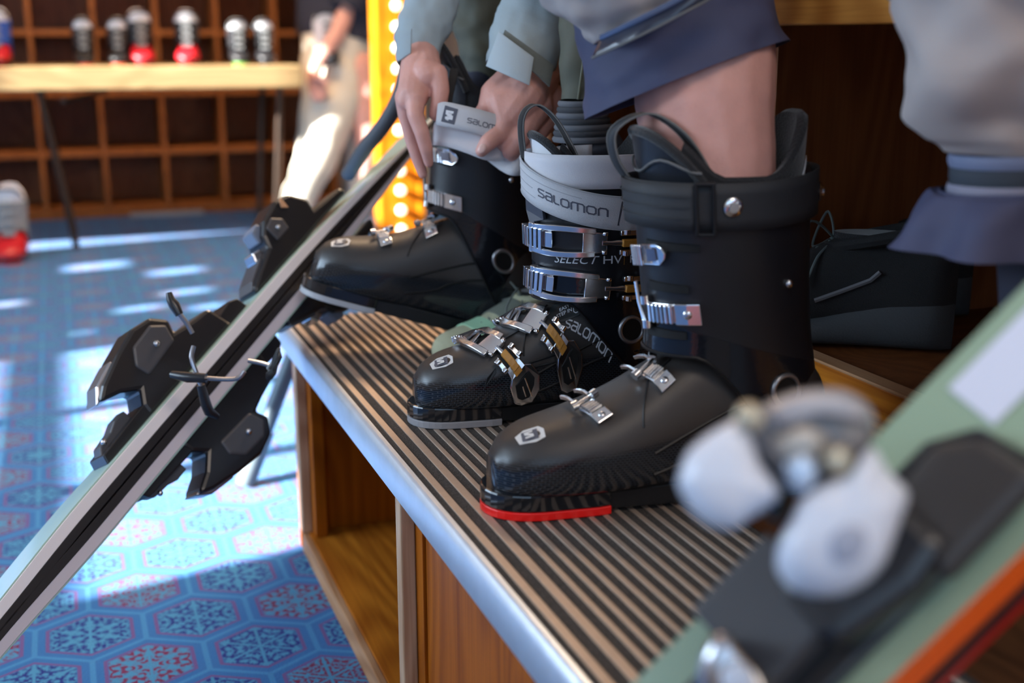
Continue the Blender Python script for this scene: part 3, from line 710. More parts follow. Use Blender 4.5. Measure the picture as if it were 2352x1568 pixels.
        buckle(Chart(sp, .066, R_(104), R_(-90 + 30), ctr_s), .98, 'chrome', True, 1.05)
        buckle(Chart(sp, .114, R_(104), R_(-90 + 34), ctr_s), .98, 'chrome', True, 1.08)
        # flexible slate tongue flap between the instep buckles
        P = [[sp(.088 + .038 * i / 8, R_(70 + 60 * j / 8)) + Vector((0, 0, .0016)) for j in range(9)] for i in range(9)]
        G().grid(P).build('instep_flap', DARKPAD, rt, world=False, solid=.0016)
        # slate panel with easy step in
        c_ = Chart(sp, .166, R_(56), R_(0), ctr_s)
        pl = [(-.024, .010), (-.014, .020), (.002, .021), (.016, .012), (.026, -.002), (.016, -.010), (-.004, -.010), (-.020, -.004)]
        P_ = G(); P_.prism(pl, c_, -.001, .0020); pan = P_.build('instep_panel', mat('slate_panel', (.030, .034, .036), .5), rt, world=False, bevel=.0004, smooth=False)
        for tx, ox, oy in (('EASY', -.008, .0035), ('STEP IN', -.013, -.0025)):
            decal('panel_lettering', [[(a_ + ox, b_ + oy) for a_, b_ in q] for q in font_polys(tx, .0062)], c_, .0025, INKL, pan)
        ft = [(.0125, .008), (.0120, .002), (.0165, -.0045), (.0185, -.006), (.0120, -.0062), (.0095, -.004), (.0100, .0005)]
        fp = []
        for (ax, ay), (bx, by) in zip(ft, ft[1:]):
            d = math.hypot(bx - ax, by - ay); ux_, uy_ = (bx - ax) / d * .0004, (by - ay) / d * .0004; fp.append([(ax - uy_, ay + ux_), (ax + uy_, ay - ux_), (bx + uy_, by - ux_), (bx - uy_, by + ux_)])
        decal('foot_mark', fp, c_, .0025, INKL, pan)
        # writing on the cuff between the buckles
        c2 = Chart(cs, R_(40), .2068, R_(-1), ctr_c)
        decal('cuff_lettering', [[(a_, b_ - .003) for a_, b_ in q] for q in font_polys('SELECT', .0138, .3)], c2, .0006, INKL, rt)
        w_ = max(a_ for q in font_polys('SELECT', .0138, .3) for a_, b_ in q)
        decal('cuff_lettering', [[(a_ + w_ + .0025, b_ - .003) for a_, b_ in q] for q in font_polys('HV  R70', .0138)], c2, .0006, INKL, rt)
        hv = max(a_ for q in font_polys('HV', .0138) for a_, b_ in q)
        decal('lettering_bar', [[(w_ + hv + .0045, -.005), (w_ + hv + .0050, -.005), (w_ + hv + .0050, .009), (w_ + hv + .0045, .009)]], c2, .0006, GOLD, rt)
        # wordmark on the shell
        c3 = Chart(sp, .162, R_(41), R_(-36), ctr_s)
        pl, _ = strokes('salomon', 0, 0, .0082, .2); decal('shell_wordmark', pl, c3, .0018, INKL, rt)
        # wedge relief near the toe and angular arch frame
        c4 = Chart(sp, .078, R_(18), R_(25), ctr_s)
        G().prism([(-.012, -.006), (.010, .002), (.012, .008), (-.002, .004)], c4, -.001, .0016).build('moulded_wedge', BLACK, rt, world=False, bevel=.0005, smooth=False)
        c5 = Chart(sp, .145, R_(4), 0, ctr_s); g = G()
        for dd in (0, .011):
            g.tube([c5(-.028 + dd, -.012, .0005), c5(-.034 + dd, .020 - dd * .4, .0005), c5(-.026 + dd, .026 - dd, .0005), c5(.034, .020 - dd, .0005)], .0013, 6)
        g.build('moulded_frame', BLACK, rt, world=False)
        # little pad with the step-in note
        c6 = Chart(cs, R_(66), .142, R_(-2), ctr_c)
    # ---- power strap
    def band(nm, p0, p1, zf, w, off, mt, n=40, thick=.0022):
        P = []
        for i in range(n + 1):
            p = p0 + (p1 - p0) * i / n; z = zf(p); o_ = off(p) if callable(off) else off
            row = []
            for dz in (-w / 2, -w / 4, 0, w / 4, w / 2):
                q = cs(p, min(z + dz, .40)); c0 = Vector((cc(z), 0, q.z)); row.append(q + (q - c0).normalized() * o_)
            P.append(row)
        return G().grid(P).build(nm, mt, rt, world=False, solid=thick)
    if side == 'lateral':
        band('elastic_band', R_(-60), R_(170), lambda p: .314, .040, .0035, STRAPE)
        zf = lambda p: .307 - .036 * sstep(-.6, 1.9, p) - .004 * p; of = lambda p: .0075
        sb = band('power_strap', R_(-100), R_(150), zf, .041, .0085, STRAPW, 60)
        def Ssurf(a, b):
            q = cs(a, zf(a) + b); c0 = Vector((cc(zf(a)), 0, q.z)); return q + (q - c0).normalized() * .0085
        cS = Chart(Ssurf, R_(30), 0, 0, ctr_c)
        pl, xe = strokes('salomon', 0, -.0045, .0085, .2); decal('strap_wordmark', pl, cS, .0015, INKD, sb)
        e = G()
        sh = [(xe + .006, -.014), (xe + .031, -.016), (xe + .033, .012), (xe + .010, .0145)]
        decal('strap_badge', [sh], cS, .0014, INKD, sb)
        pl, _ = strokes('S', xe + .0135, -.010, .0195, .2); decal('badge_letter', pl, cS, .0018, WHITE_L, sb)
        st = G()
        for dz in (-.0195, .0195): st.tube([Ssurf(R_(-60 + 200 * i / 50), dz) + (Ssurf(R_(-60 + 200 * i / 50), dz) - Vector((cc(.3), 0, Ssurf(R_(-60 + 200 * i / 50), dz).z))).normalized() * .0012 for i in range(51)], .0005, 5)
        for dz, a0_, a1_ in ((-.010, -10, 26), (.011, -10, 70), (.0, -10, 22)): st.tube([Ssurf(R_(a0_ + (a1_ - a0_) * i / 20), dz) + (Ssurf(R_(a0_ + (a1_ - a0_) * i / 20), dz) - Vector((cc(.3), 0, Ssurf(R_(a0_ + (a1_ - a0_) * i / 20), dz).z))).normalized() * .0011 for i in range(21)], .0005, 5)
        st.build('stitching', mat('grey_thread', (.42, .43, .46), .7), sb, world=False)
        # rubber tab tucked under the upper buckle
        c7 = Chart(cs, R_(16), .268, 0, ctr_c)
        G().prism([(-.016, .028), (.004, .026), (.016, .004), (.018, -.012), (-.006, -.018), (-.014, -.004)], c7, .002, .0075).build('rubber_tab', mat('blue_grey_rubber', (.05, .055, .075), .4), rt, world=False, bevel=.001, smooth=False)
    elif strap == 'black':
        zf = lambda p: .302 + .010 * sstep(1.3, 3.1, abs(p)) ; sb = band('power_strap', -PI, PI, zf, .044, .006, STRAPB, 72)
        sb2 = band('strap_end', R_(-40), R_(58), lambda p: .3015, .042, .0095, STRAPB, 30)
        for dz in (-.010, 0, .010):
            G().tube([cs(R_(-30 + 84 * i / 24), .3015 + dz) + (cs(R_(-30 + 84 * i / 24), .3) - Vector((cc(.3), 0, .3))).normalized() * .0118 for i in range(25)], .0006, 5).build('strap_rib', STRAPB, sb2, world=False)
        cS = Chart(cs, R_(60), .3015, 0, ctr_c)
        g = G()
        for u in (-.006, .008): blk(g, cS, u, u + .003, -.025, .025, .008, .0135, 1)
        for v in (-.025, .022): blk(g, cS, -.006, .011, v, v + .003, .008, .0135, 1)
        g.build('strap_slider', BLACK, rt, world=False, bevel=.0008, smooth=False)
        for cS_ in (Chart(cs, R_(78), .303, 0, ctr_c), Chart(cs, R_(158), .309, 0, ctr_c)):
            p = cS_(0, 0, .008); nrm = (cS_(0, 0, .02) - cS_(0, 0, 0)).normalized(); rm = nrm.to_track_quat('Z', 'Y').to_matrix()
            g = G(); g.sphere((0, 0, 0), .0095, 10, (1, 1, .28)); g.tube([(0, 0, .001), (0, 0, .0042)], [.0055, .0045], 16); g.v = [rm @ v + p for v in g.v]; g.build('snap_rivet', CHROME, rt, world=False, ang=50)
    return rt

bootN = build_boot('ski_boot', 'worn black ski boot with a red toe sole and charcoal strap, bare leg in it', (.366, 1.028, S + .0005), R_(-7), 0, 1.22, 1.14, 1.0, 0, 'medial', RED, 'black')
bootM = build_boot('ski_boot', 'black ski boot with pale velcro strap, ochre buckle adjusters and grey toe sole', (.374, 1.322, S + .0005), R_(-9), 0, 1.10, 1.05, .97, R_(-3.2), 'lateral', GREYS, 'white')
ex_ = Vector((math.cos(R_(-16)) * math.cos(R_(16)), math.sin(R_(-16)) * math.cos(R_(16)), -math.sin(R_(16))))
TF = Vector((.63, 1.61, S + .0005)) - ex_ * .298 * 1.13
bootF = build_boot('ski_boot', 'black ski boot rocked back on its heel with its toe raised off the tread', TF, R_(-16), R_(16), 1.13, 1.06, 1.08, R_(8), 'medial', mat('pale_grey_sole', (.42, .43, .46), .5), 'dark', dzb=-.022)
for o, c in ((bootN, 'n'), (bootM, 'm'), (bootF, 'f')): o['group'] = 'ski boots on the ribbed step'
for k in ('group',):
    for o in (bootN, bootM, bootF): del o[k]

# ------------------------------------------------------------------ cloth tubes and flesh
def smoothpath(pts, n):
    out = []
    for i in range(n + 1):
        t = i / n * (len(pts) - 1); j = min(int(t), len(pts) - 2); f = t - j
        q = [pts[max(j - 1, 0)], pts[j], pts[j + 1], pts[min(j + 2, len(pts) - 1)]]
        out.append(tuple(.5 * (2 * b + (c - a) * f + (2 * a - 5 * b + 4 * c - d) * f * f + (3 * b - a - 3 * c + d) * f**3) for a, b, c, d in zip(*q)))
    return out
def ctube(pts, flat=.8, n=40, m=26, wr=.0, wsc=30, seed=0, end='lip', tilt=0., folds=0, tilt2=0., yref=None):
    """cloth tube along (px, py, k, radius in px); rings lie across the path, in depth too"""
    if yref is not None: pts = [(x, y, k * (1 + .0000944 * (y - yref)), r) for x, y, k, r in pts]
    P = smoothpath(pts, m); C = [at(x, y, k) for x, y, k, r in P]; Rr = [r * k / FPX for x, y, k, r in P]; rings = []
    for i, c in enumerate(C):
        d = (C[min(i + 1, len(C) - 1)] - C[max(i - 1, 0)]).normalized(); a = d.cross(FW).normalized(); b = a.cross(d).normalized()
        w = i / (len(C) - 1); tl = tilt * (1 - w) + tilt2 * w; a2 = (a * math.cos(tl) + d * math.sin(tl)); ring = []
        for k in range(n):
            t = 2 * PI * k / n; r = Rr[i]
            p = c + a2 * math.cos(t) * r + b * math.sin(t) * r * flat
            nv = noise.noise(Vector((p.x * wsc + seed, p.y * wsc, p.z * wsc * 1.4))) + .5 * noise.noise(Vector((p.x * wsc * 2.3, p.y * wsc * 2.3 + seed, p.z * wsc * 2.3)))
            rd = (p - c).normalized(); p = p + rd * (wr * nv + folds * math.sin(t * 7 + seed + w * 2) * w)
            ring.append(p)
        rings.append(ring)
    return rings
def closed_cloth(rings, lip=.003, cap=True):
    """adds a folded lip at the last ring that turns back inside"""
    c = sum(rings[-1], Vector()) / len(rings[-1]); inner = [[p + (c - p).normalized() * lip * k for p in rings[-1 - j]] for k, j in ((1, 0), (1.3, 1), (1.3, 3))]
    return rings + inner
def cloth(name, rings, mt, parent, sub=0, lip=.003, **k):
    g = G(); g.grid(closed_cloth(rings, lip), cv=True); return g.build(name, mt, parent, sub=sub, ang=70, **k)
def flesh(name, chains, mt, parent=None, vox=.0016, **kw):
    g = G()
    for ch in chains:
        pts = [(p if isinstance(p, Vector) else Vector(p), r) for p, r in ch]
        for (a, ra), (b, rb) in zip(pts, pts[1:]):
            d = (b - a)
            if d.length < 1e-6: continue
            dn = d.normalized(); u = dn.orthogonal().normalized(); w = dn.cross(u); rings = []
            for t in [-PI / 2 * .92, -PI / 3, -PI / 6, 0]: rings.append((a + dn * math.sin(t) * ra, math.cos(t) * ra))
            for t in [0, PI / 6, PI / 3, PI / 2 * .92]: rings.append((b + dn * math.sin(t) * rb, math.cos(t) * rb))
            g.loft([[c + (u * math.cos(q) + w * math.sin(q)) * r for q in [2 * PI * k / 14 for k in range(14)]] for c, r in rings])
    return g.build(name, mt, parent, remesh=vox, **kw)
TEAL = mat('grey_teal_shell_fabric', (.34, .41, .44), .75, bump=.25, bscale=900, var=.05, vscale=20)
TEALD = mat('dark_teal_fabric', (.10, .15, .19), .75, bump=.2, bscale=900)
VELC = mat('sage_velcro', (.22, .24, .22), .95, bump=1., bscale=1200)
OLIVE = mat('olive_trouser_fabric', (.085, .088, .062), .7, bump=.2, bscale=900, var=.08, vscale=15)
OLIVED = mat('olive_seam', (.13, .135, .09), .7)
CHAR = mat('charcoal_fabric', (.045, .048, .062), .8, bump=.2, bscale=700)
RIB = mat('grey_ribbed_elastic', (.055, .058, .066), .85, bump=.4, bscale=900)
RIBL = mat('pale_ribbed_elastic', (.13, .135, .15), .8)
BLUEF = mat('slate_blue_fabric', (.044, .050, .105), .72, bump=.2, bscale=900, var=.10, vscale=12)
BEIGE = mat('warm_grey_fabric', (.38, .335, .32), .75, bump=.15, bscale=800, var=.06, vscale=12)
NAVY = mat('dark_navy_fabric', (.016, .018, .035), .8)
ZIP = mat('coated_zip_tape', (.020, .025, .045), .28, coat=.3)
# ------------------------------------------------------------------ person A: rolled trouser, bare calf
pa = empty('person', (.78, .95, .93), label='seated person in slate blue and warm grey trousers, one leg rolled up bare', cat='person')
flesh('body', [[(Vector((.60, 1.05, .985)), .070), (at(1590, -40, 1.17), .071), (at(1618, 130, 1.145), .0695), (at(1618, 240, 1.145), .0685), (at(1640, 340, 1.145), .060), (Vector((.597, 1.0, .72)), .055), (Vector((.612, .998, .62)), .040), (Vector((.615, .997, .56)), .034)],
               [(Vector((.615, .997, .56)), .034), (Vector((.625, .996, .50)), .034)], [(Vector((.60, 1.05, .985)), .068), (Vector((1.04, .97, 1.05)), .082), (Vector((1.12, .90, 1.10)), .10), (Vector((1.10, .90, 1.32)), .11), (Vector((1.05, .90, 1.46)), .10), (Vector((1.02, .90, 1.56)), .055)],
               [(Vector((1.08, .84, 1.06)), .082), (Vector((.74, .75, .99)), .062), (at(2440, -200, .93), .052), (at(2440, 200, .95), .045), (at(2480, 560, .97), .034), (at(2500, 760, .98), .030)]], SKIN, pa, vox=.004)
r = ctube([(1500, -110, 1.18, 205), (1530, 10, 1.165, 218), (1560, 105, 1.16, 230), (1580, 184, 1.155, 246)], flat=.84, n=72, m=34, wr=.0060, wsc=22, seed=3, tilt=.0, tilt2=-.10, yref=184)
cloth('rolled_trouser', r, BLUEF, pa, lip=.004)
r = ctube([(1400, -190, 1.11, 215), (1440, -95, 1.105, 205), (1468, -30, 1.10, 184), (1497, 30, 1.098, 142)], flat=.98, n=64, m=26, wr=.010, wsc=26, seed=11, tilt=0, tilt2=0, yref=30)
cloth('trouser_outer', r, BEIGE, pa, lip=.006)
zp = [at(1372, 110, 1.076), at(1450, 74, 1.040), at(1530, 34, 1.026), at(1600, -4, 1.020), at(1690, -52, 1.030)]
zp = [Vector(p) for p in smoothpath([tuple(p) for p in zp], 24)]
nz_ = (UP * .85 + RT * .42)
g = G().grid([[p + nz_ * (.012 * math.cos(a)) - FW * (.004 * math.sin(a) + .004) for a in [0, .5, 1.0, 1.57, 2.1, 2.6, PI]] for p in zp]); zt = g.build('zip_tape', ZIP, pa, solid=.0015)
G().tube([p + nz_ * .008 - FW * .010 for p in zp], .0032, 8).build('zip_coil', mat('blue_zip_coil', (.10, .13, .22), .25, .3), zt)
G().tube([p - nz_ * .013 - FW * .007 for p in zp], .0012, 6).build('zip_edge', PIPING, zt)
# nearer leg
r = ctube([(2345, -120, 0.93, 285), (2340, 30, 0.93, 282), (2345, 140, 0.93, 272), (2352, 240, 0.93, 225), (2350, 310, 0.93, 175), (2345, 352, 0.93, 152)], flat=.8, n=80, m=44, wr=.016, wsc=13, seed=5, yref=350)
cloth('trouser_leg', r, BEIGE, pa, lip=.004)
for nm, y0, y1, mt_, rr in (('cuff_elastic', 346, 376, mat('pale_blue_elastic', (.14, .17, .27), .7), 160), ('cuff_band', 372, 420, mat('dark_band', (.030, .040, .055), .8), 157), ('cuff_elastic', 414, 442, mat('grey_lilac_elastic', (.21, .21, .28), .7), 163)):
    r = ctube([(2345, y0, 0.93, rr), (2345, (y0 + y1) / 2, 0.93, rr + 3), (2345, y1, 0.93, rr)], flat=.8, n=48, m=8, yref=350, tilt=.06, tilt2=.06); g = G(); g.grid(closed_cloth(r, .002), cv=True); g.build(nm, mt_, pa)
r = ctube([(2335, 426, 0.93, 164), (2335, 446, 0.93, 190), (2330, 506, 0.93, 228), (2326, 570, 0.93, 264)], flat=.85, n=84, m=22, wr=.004, wsc=20, seed=9, folds=.009, yref=350, tilt=.05, tilt2=.05)
cloth('gaiter', r, BLUEF, pa, lip=.004)
r = ctube([(2420, 520, 0.93, 130), (2440, 700, 0.93, 140), (2450, 900, 0.93, 150)], flat=.8, n=32, m=10, yref=350); cloth('sock', r, NAVY, pa)

# ------------------------------------------------------------------ person B: both hands close the far boot's strap
pb = empty('person', (.75, 1.55, .93), label='seated person in grey teal jacket and olive trousers pulling a boot strap closed', cat='person')
K = 1.56
h1 = [  # right hand (left in the picture): back of the hand towards us, fingers point down
    [(at(985, 20, 1.66), .030), (at(968, 120, 1.62), .0255), (at(962, 165, K + .02), .026), (at(950, 215, K), .022)],
    [(at(968, 120, 1.62), .023), (at(982, 172, K), .021)], [(at(962, 165, 1.59), .024), (at(936, 228, K), .0165)], [(at(962, 165, 1.59), .024), (at(955, 226, K - .008), .0155)],
    [(at(955, 226, K - .008), .0135), (at(953, 262, K - .014), .0112), (at(969, 305, K - .012), .0102), (at(979, 342, K - .004), .0090), (at(985, 374, K + .008), .0066)],
    [(at(934, 230, K + .002), .0135), (at(934, 270, K + .012), .0108), (at(945, 318, K + .018), .0096), (at(958, 362, K + .024), .0085), (at(971, 400, K + .028), .0064)],
    [(at(928, 222, K + .016), .0130), (at(931, 262, K + .024), .0108), (at(942, 300, K + .034), .0098), (at(952, 335, K + .044), .0085)],
    [(at(930, 212, K + .030), .0120), (at(935, 245, K + .042), .0095), (at(945, 275, K + .052), .0080)],
    [(at(978, 165, K), .0190), (at(1003, 170, K - .004), .0148), (at(1012, 206, K - .006), .0122), (at(1008, 240, K - .004), .0112), (at(1001, 262, K), .0095)],
]
h2 = [  # left hand: fist, thumb below the strap
    [(at(1262, 90, 1.66), .032), (at(1235, 178, 1.60), .030), (at(1205, 215, K), .030), (at(1175, 255, K - .004), .029)],
    [(at(1180, 180, K + .01), .022), (at(1135, 215, K), .019), (at(1122, 243, K - .004), .0145)], [(at(1205, 215, K), .028), (at(1150, 232, K - .008), .021), (at(1160, 275, K - .014), .0165)],
    [(at(1225, 240, K + .02), .028), (at(1205, 285, K), .0200), (at(1190, 320, K - .010), .0150)], [(at(1262, 225, 1.62), .023), (at(1258, 262, 1.61), .020), (at(1230, 300, 1.59), .018)],
    [(at(1122, 243, K - .004), .0130), (at(1106, 262, K + .002), .0112), (at(1112, 276, K + .018), .0100), (at(1140, 282, K + .026), .0090)],
    [(at(1160, 275, K - .014), .0150), (at(1150, 302, K - .016), .0125), (at(1158, 330, K - .004), .0110), (at(1180, 338, K + .016), .0095)],
    [(at(1190, 320, K - .010), .0138), (at(1172, 346, K - .010), .0118), (at(1182, 358, K + .008), .0105), (at(1205, 350, K + .024), .009)],
    [(at(1215, 318, K + .004), .0128), (at(1208, 346, K + .002), .0105), (at(1218, 352, K + .020), .0095)],
    [(at(1185, 262, K), .0200), (at(1165, 296, K - .006), .0165), (at(1138, 312, K - .018), .0130), (at(1120, 328, K - .026), .0115), (at(1106, 346, K - .026), .0086)],
]
HB = [[(at(985, 20, 1.66), .030), (Vector((.529, 1.667, .988)), .034), (Vector((.62, 1.80, 1.20)), .038), (Vector((.80, 1.75, 1.42)), .048)],
      [(at(1262, 90, 1.66), .032), (Vector((.676, 1.558, .996)), .034), (Vector((.76, 1.44, 1.18)), .038), (Vector((.82, 1.43, 1.42)), .048)]]
hand_parts = flesh('body', h1 + h2 + HB, SKIN, pb, vox=.0017)
def nail(px, py, k, rx, ry, ang):
    g = G(); g.sphere((0, 0, 0), 1, 8); d = (RT * math.cos(ang) + UP * math.sin(ang)); e = (UP * math.cos(ang) - RT * math.sin(ang)); c = at(px, py, k)
    g.v = [c + d * v.x * rx + e * v.y * ry - FW * v.z * .0022 for v in g.v]; return g.build('fingernail', NAIL, pb)
nail(1108, 341, K - .0350, .0070, .0052, R_(240))
# sleeves
r = ctube([(1015, -120, 1.70, 66), (1000, -30, 1.67, 62), (985, 30, 1.65, 62), (968, 85, 1.63, 60), (960, 138, 1.61, 48)], flat=.85, n=48, m=30, wr=.0035, wsc=38, seed=2, tilt2=-.30, yref=138)
cloth('jacket_sleeve', r, TEAL, pb, lip=.002)
r = ctube([(968, 85, 1.60, 0), (968, 85, 1.60, 0)], m=2) if False else None
g = G(); pl = [at(x, y, 1.575) for x, y in ((918, 92), (962, 78), (968, 60), (985, 62), (975, 128), (962, 118), (920, 140))]
r = ctube([(1305, -140, 1.66, 72), (1262, -30, 1.64, 84), (1228, 50, 1.61, 88), (1200, 120, 1.585, 83), (1184, 168, 1.575, 74)], flat=.72, n=56, m=30, wr=.004, wsc=34, seed=8, tilt2=.08, yref=168)
sl_ = cloth('jacket_sleeve', r, TEAL, pb, lip=.0025)
def patch(name, px, mt, parent, k0, bend=.018, xc=1190, half=90, th=.0025):
    """cloth tab lying on the rounded sleeve"""
    n = 10; g = G(); top = []
    (ax, ay), (bx, by), (cx_, cy_), (dx_, dy_) = px
    P = []
    for i in range(n + 1):
        row = []
        for j in range(9):
            u, v = i / n, j / 8; x = (ax * (1 - u) + bx * u) * (1 - v) + (dx_ * (1 - u) + cx_ * u) * v; y = (ay * (1 - u) + by * u) * (1 - v) + (dy_ * (1 - u) + cy_ * u) * v
            w = max(-1, min(1, (x - xc) / half)); row.append(at(x, y, k0 + bend * (1 - math.sqrt(max(0, 1 - w * w)))))
        P.append(row)
    return g.grid(P).build(name, mt, parent, solid=th, bevel=.0006)
vb = patch('velcro_strip', ((1160, 68), (1272, 150), (1262, 200), (1150, 96)), VELC, pb, 1.520, .045, 1200, 96)
patch('sleeve_tab', ((1146, 72), (1226, 132), (1216, 196), (1117, 152)), mat('pale_teal_tab', (.42, .49, .52), .7, bump=.2, bscale=900), pb, 1.514, .045, 1195, 92)
patch('sleeve_tab', ((920, 76), (946, 66), (944, 122), (914, 142)), TEAL, pb, 1.566, .03, 965, 62)
# trousers
r = ctube([(1112, -140, 1.80, 82), (1110, 0, 1.79, 66), (1108, 90, 1.78, 60), (1120, 150, 1.77, 50), (1132, 205, 1.76, 34)], flat=.9, n=44, m=26, wr=.007, wsc=28, seed=4, yref=205)
cloth('trouser_leg', r, OLIVE, pb)
r = ctube([(1118, 170, 1.77, 50), (1110, 230, 1.76, 62), (1105, 300, 1.74, 66), (1105, 360, 1.72, 60)], flat=.8, n=40, m=20, wr=.004, wsc=30, seed=6, yref=205); cloth('gaiter', r, NAVY, pb)
r = ctube([(1362, -140, 1.53, 82), (1352, 0, 1.52, 66), (1346, 110, 1.51, 62), (1336, 232, 1.50, 46)], flat=.85, n=44, m=26, wr=.004, wsc=24, seed=7, yref=230); cloth('trouser_leg', r, OLIVE, pb)
G().tube([at(x, y, k) for x, y, k in ((1350, -40, 1.455), (1346, 60, 1.458), (1340, 140, 1.462), (1328, 228, 1.478))], .0018, 8).build('trouser_seam', OLIVED, pb)
for i in range(7):
    y = 230 + i * 13.5; rr = 50 + i * 3.6; xx = 1334 + i * 1.5
    r = ctube([(xx, y, 1.50, rr), (xx, y + 6, 1.50, rr + 3.5), (xx, y + 13, 1.50, rr + 1)], flat=.85, n=36, m=6, yref=230)
    g = G(); g.grid(closed_cloth(r, .002), cv=True); g.build('ribbed_elastic', RIBL if i % 2 == 0 else RIB, pb)
r = ctube([(1345, 318, 1.50, 70), (1352, 350, 1.50, 84), (1362, 400, 1.495, 72)], flat=.7, n=40, m=12, wr=.005, wsc=34, seed=12, yref=230); cloth('gaiter', r, CHAR, pb)

# the rest of both seated people, above the frame
def wtube(name, pts, rs, mt, parent, wr=.006, wsc=16, flat=1., seed=0):
    P = smoothpath([tuple(p) + (r,) for p, r in zip(pts, rs)], 22); g = G(); g.tube([p[:3] for p in P], [p[3] for p in P], 28)
    g.v = [p + Vector((noise.noise(p * wsc + Vector((seed, 0, 0))), noise.noise(p * wsc + Vector((0, seed + 5, 0))), noise.noise(p * wsc + Vector((0, 0, seed + 9))))) * wr for p in g.v]
    return g.build(name, mt, parent, ang=80)
def head(c, down, parent, hairm, neck):
    """c: centre, down: how far the face tilts; the face looks to -x"""
    rot = Matrix.Rotation(-down, 3, 'Y'); q = lambda x, y, z: Vector(c) + rot @ Vector((x, y, z))
    flesh('head', [[(Vector(neck), .052), (q(.03, 0, -.06), .056)], [(q(.02, 0, .035), .082), (q(-.015, 0, .03), .080)], [(q(-.02, 0, -.02), .066), (q(-.035, 0, -.065), .044), (q(-.055, 0, -.078), .026)],
        [(q(-.092, 0, .012), .009), (q(-.112, 0, -.018), .013)], [(q(-.088, -.018, -.048), .008), (q(-.088, .018, -.048), .008)], [(q(.012, -.080, .0), .010), (q(.014, -.086, -.025), .008)], [(q(.012, .080, .0), .010), (q(.014, .086, -.025), .008)]], SKIN, parent, vox=.004)
    for sy in (-1, 1): G().sphere(q(-.083, sy * .030, .012), .011, 8).build('eye', mat('eye_white', (.75, .73, .70), .2), parent); G().sphere(q(-.0915, sy * .030, .012), .005, 6).build('iris', mat('dark_iris', (.05, .03, .02), .2), parent)
    flesh('hair', [[(q(.035, 0, .055), .084), (q(.0, 0, .065), .082)], [(q(.055, 0, .0), .075), (q(.055, 0, -.03), .060)], [(q(-.03, 0, .10), .046), (q(.02, 0, .10), .06)]], hairm, parent, vox=.006)
HAIR = mat('brown_hair', (.06, .035, .02), .6, bump=.8, bscale=300); GREYF = mat('grey_fleece', (.16, .17, .19), .9, bump=.5, bscale=300)
wtube('trouser_thigh', [(.545, 1.075, .955), (.60, 1.055, 1.00), (.80, 1.02, 1.05), (1.06, .96, 1.07), (1.16, .93, 1.08)], [.078, .088, .092, .10, .11], BEIGE, pa, seed=1)
wtube('trouser_thigh', [(.697, .740, .890), (.735, .755, 1.0), (.88, .79, 1.05), (1.08, .84, 1.07), (1.16, .87, 1.08)], [.101, .099, .094, .10, .11], BEIGE, pa, seed=2)
wtube('fleece_top', [(1.14, .90, 1.00), (1.13, .90, 1.15), (1.10, .90, 1.32), (1.07, .90, 1.47), (1.03, .90, 1.57)], [.150, .158, .168, .150, .070], GREYF, pa, seed=3)
for sy in (-1, 1):
    wtube('fleece_sleeve', [(1.05, .90 + sy * .15, 1.49), (1.04, .90 + sy * .21, 1.36), (1.00, .90 + sy * .21, 1.22), (.90, .90 + sy * .17, 1.19), (.86, .90 + sy * .15, 1.18)], [.062, .056, .050, .044, .040], GREYF, pa, seed=4 + sy)
    hx, hy, hz = .82, .90 + sy * .14, 1.165
    flesh('hand', [[(Vector((hx + .05, hy, hz + .01)), .026), (Vector((hx, hy, hz)), .030), (Vector((hx - .03, hy, hz)), .026)]] + [[(Vector((hx - .03, hy + o, hz)), .012), (Vector((hx - .065, hy + o * 1.3, hz - .004)), .0095), (Vector((hx - .085 - l, hy + o * 1.4, hz - .022)), .0078)] for o, l in ((-.027, -.008), (-.009, .004), (.009, .006), (.027, -.002))] + [[(Vector((hx + .01, hy - sy * .022, hz)), .014), (Vector((hx - .025, hy - sy * .045, hz - .006)), .011), (Vector((hx - .045, hy - sy * .048, hz - .012)), .009)]], SKIN, pa, vox=.003)
head((.99, .90, 1.70), .45, pa, HAIR, (1.03, .90, 1.56))
wtube('trouser_thigh', [(.600, 1.728, .97), (.62, 1.725, 1.03), (.80, 1.69, 1.07), (1.04, 1.64, 1.07), (1.12, 1.60, 1.07)], [.074, .082, .086, .095, .10], OLIVE, pb, seed=6)
wtube('trouser_thigh', [(.640, 1.421, .95), (.665, 1.43, 1.02), (.82, 1.46, 1.07), (1.04, 1.52, 1.07), (1.12, 1.56, 1.07)], [.066, .078, .086, .095, .10], OLIVE, pb, seed=7)
wtube('jacket_body', [(1.12, 1.58, 1.02), (1.10, 1.58, 1.16), (1.01, 1.58, 1.32), (.89, 1.59, 1.44), (.79, 1.60, 1.50)], [.145, .152, .160, .150, .072], TEAL, pb, seed=8)
wtube('jacket_upper_sleeve', [(.86, 1.74, 1.45), (.72, 1.80, 1.33), (.61, 1.80, 1.19), (.55, 1.73, 1.07), (.530, 1.668, .985)], [.064, .058, .052, .046, .042], TEAL, pb, seed=9)
wtube('jacket_upper_sleeve', [(.88, 1.43, 1.45), (.80, 1.41, 1.31), (.755, 1.44, 1.17), (.71, 1.50, 1.07), (.676, 1.558, .99)], [.064, .058, .054, .052, .050], TEAL, pb, seed=10)
head((.70, 1.60, 1.60), .95, pb, mat('fair_hair', (.28, .17, .07), .6, bump=.8, bscale=300), (.79, 1.60, 1.50))

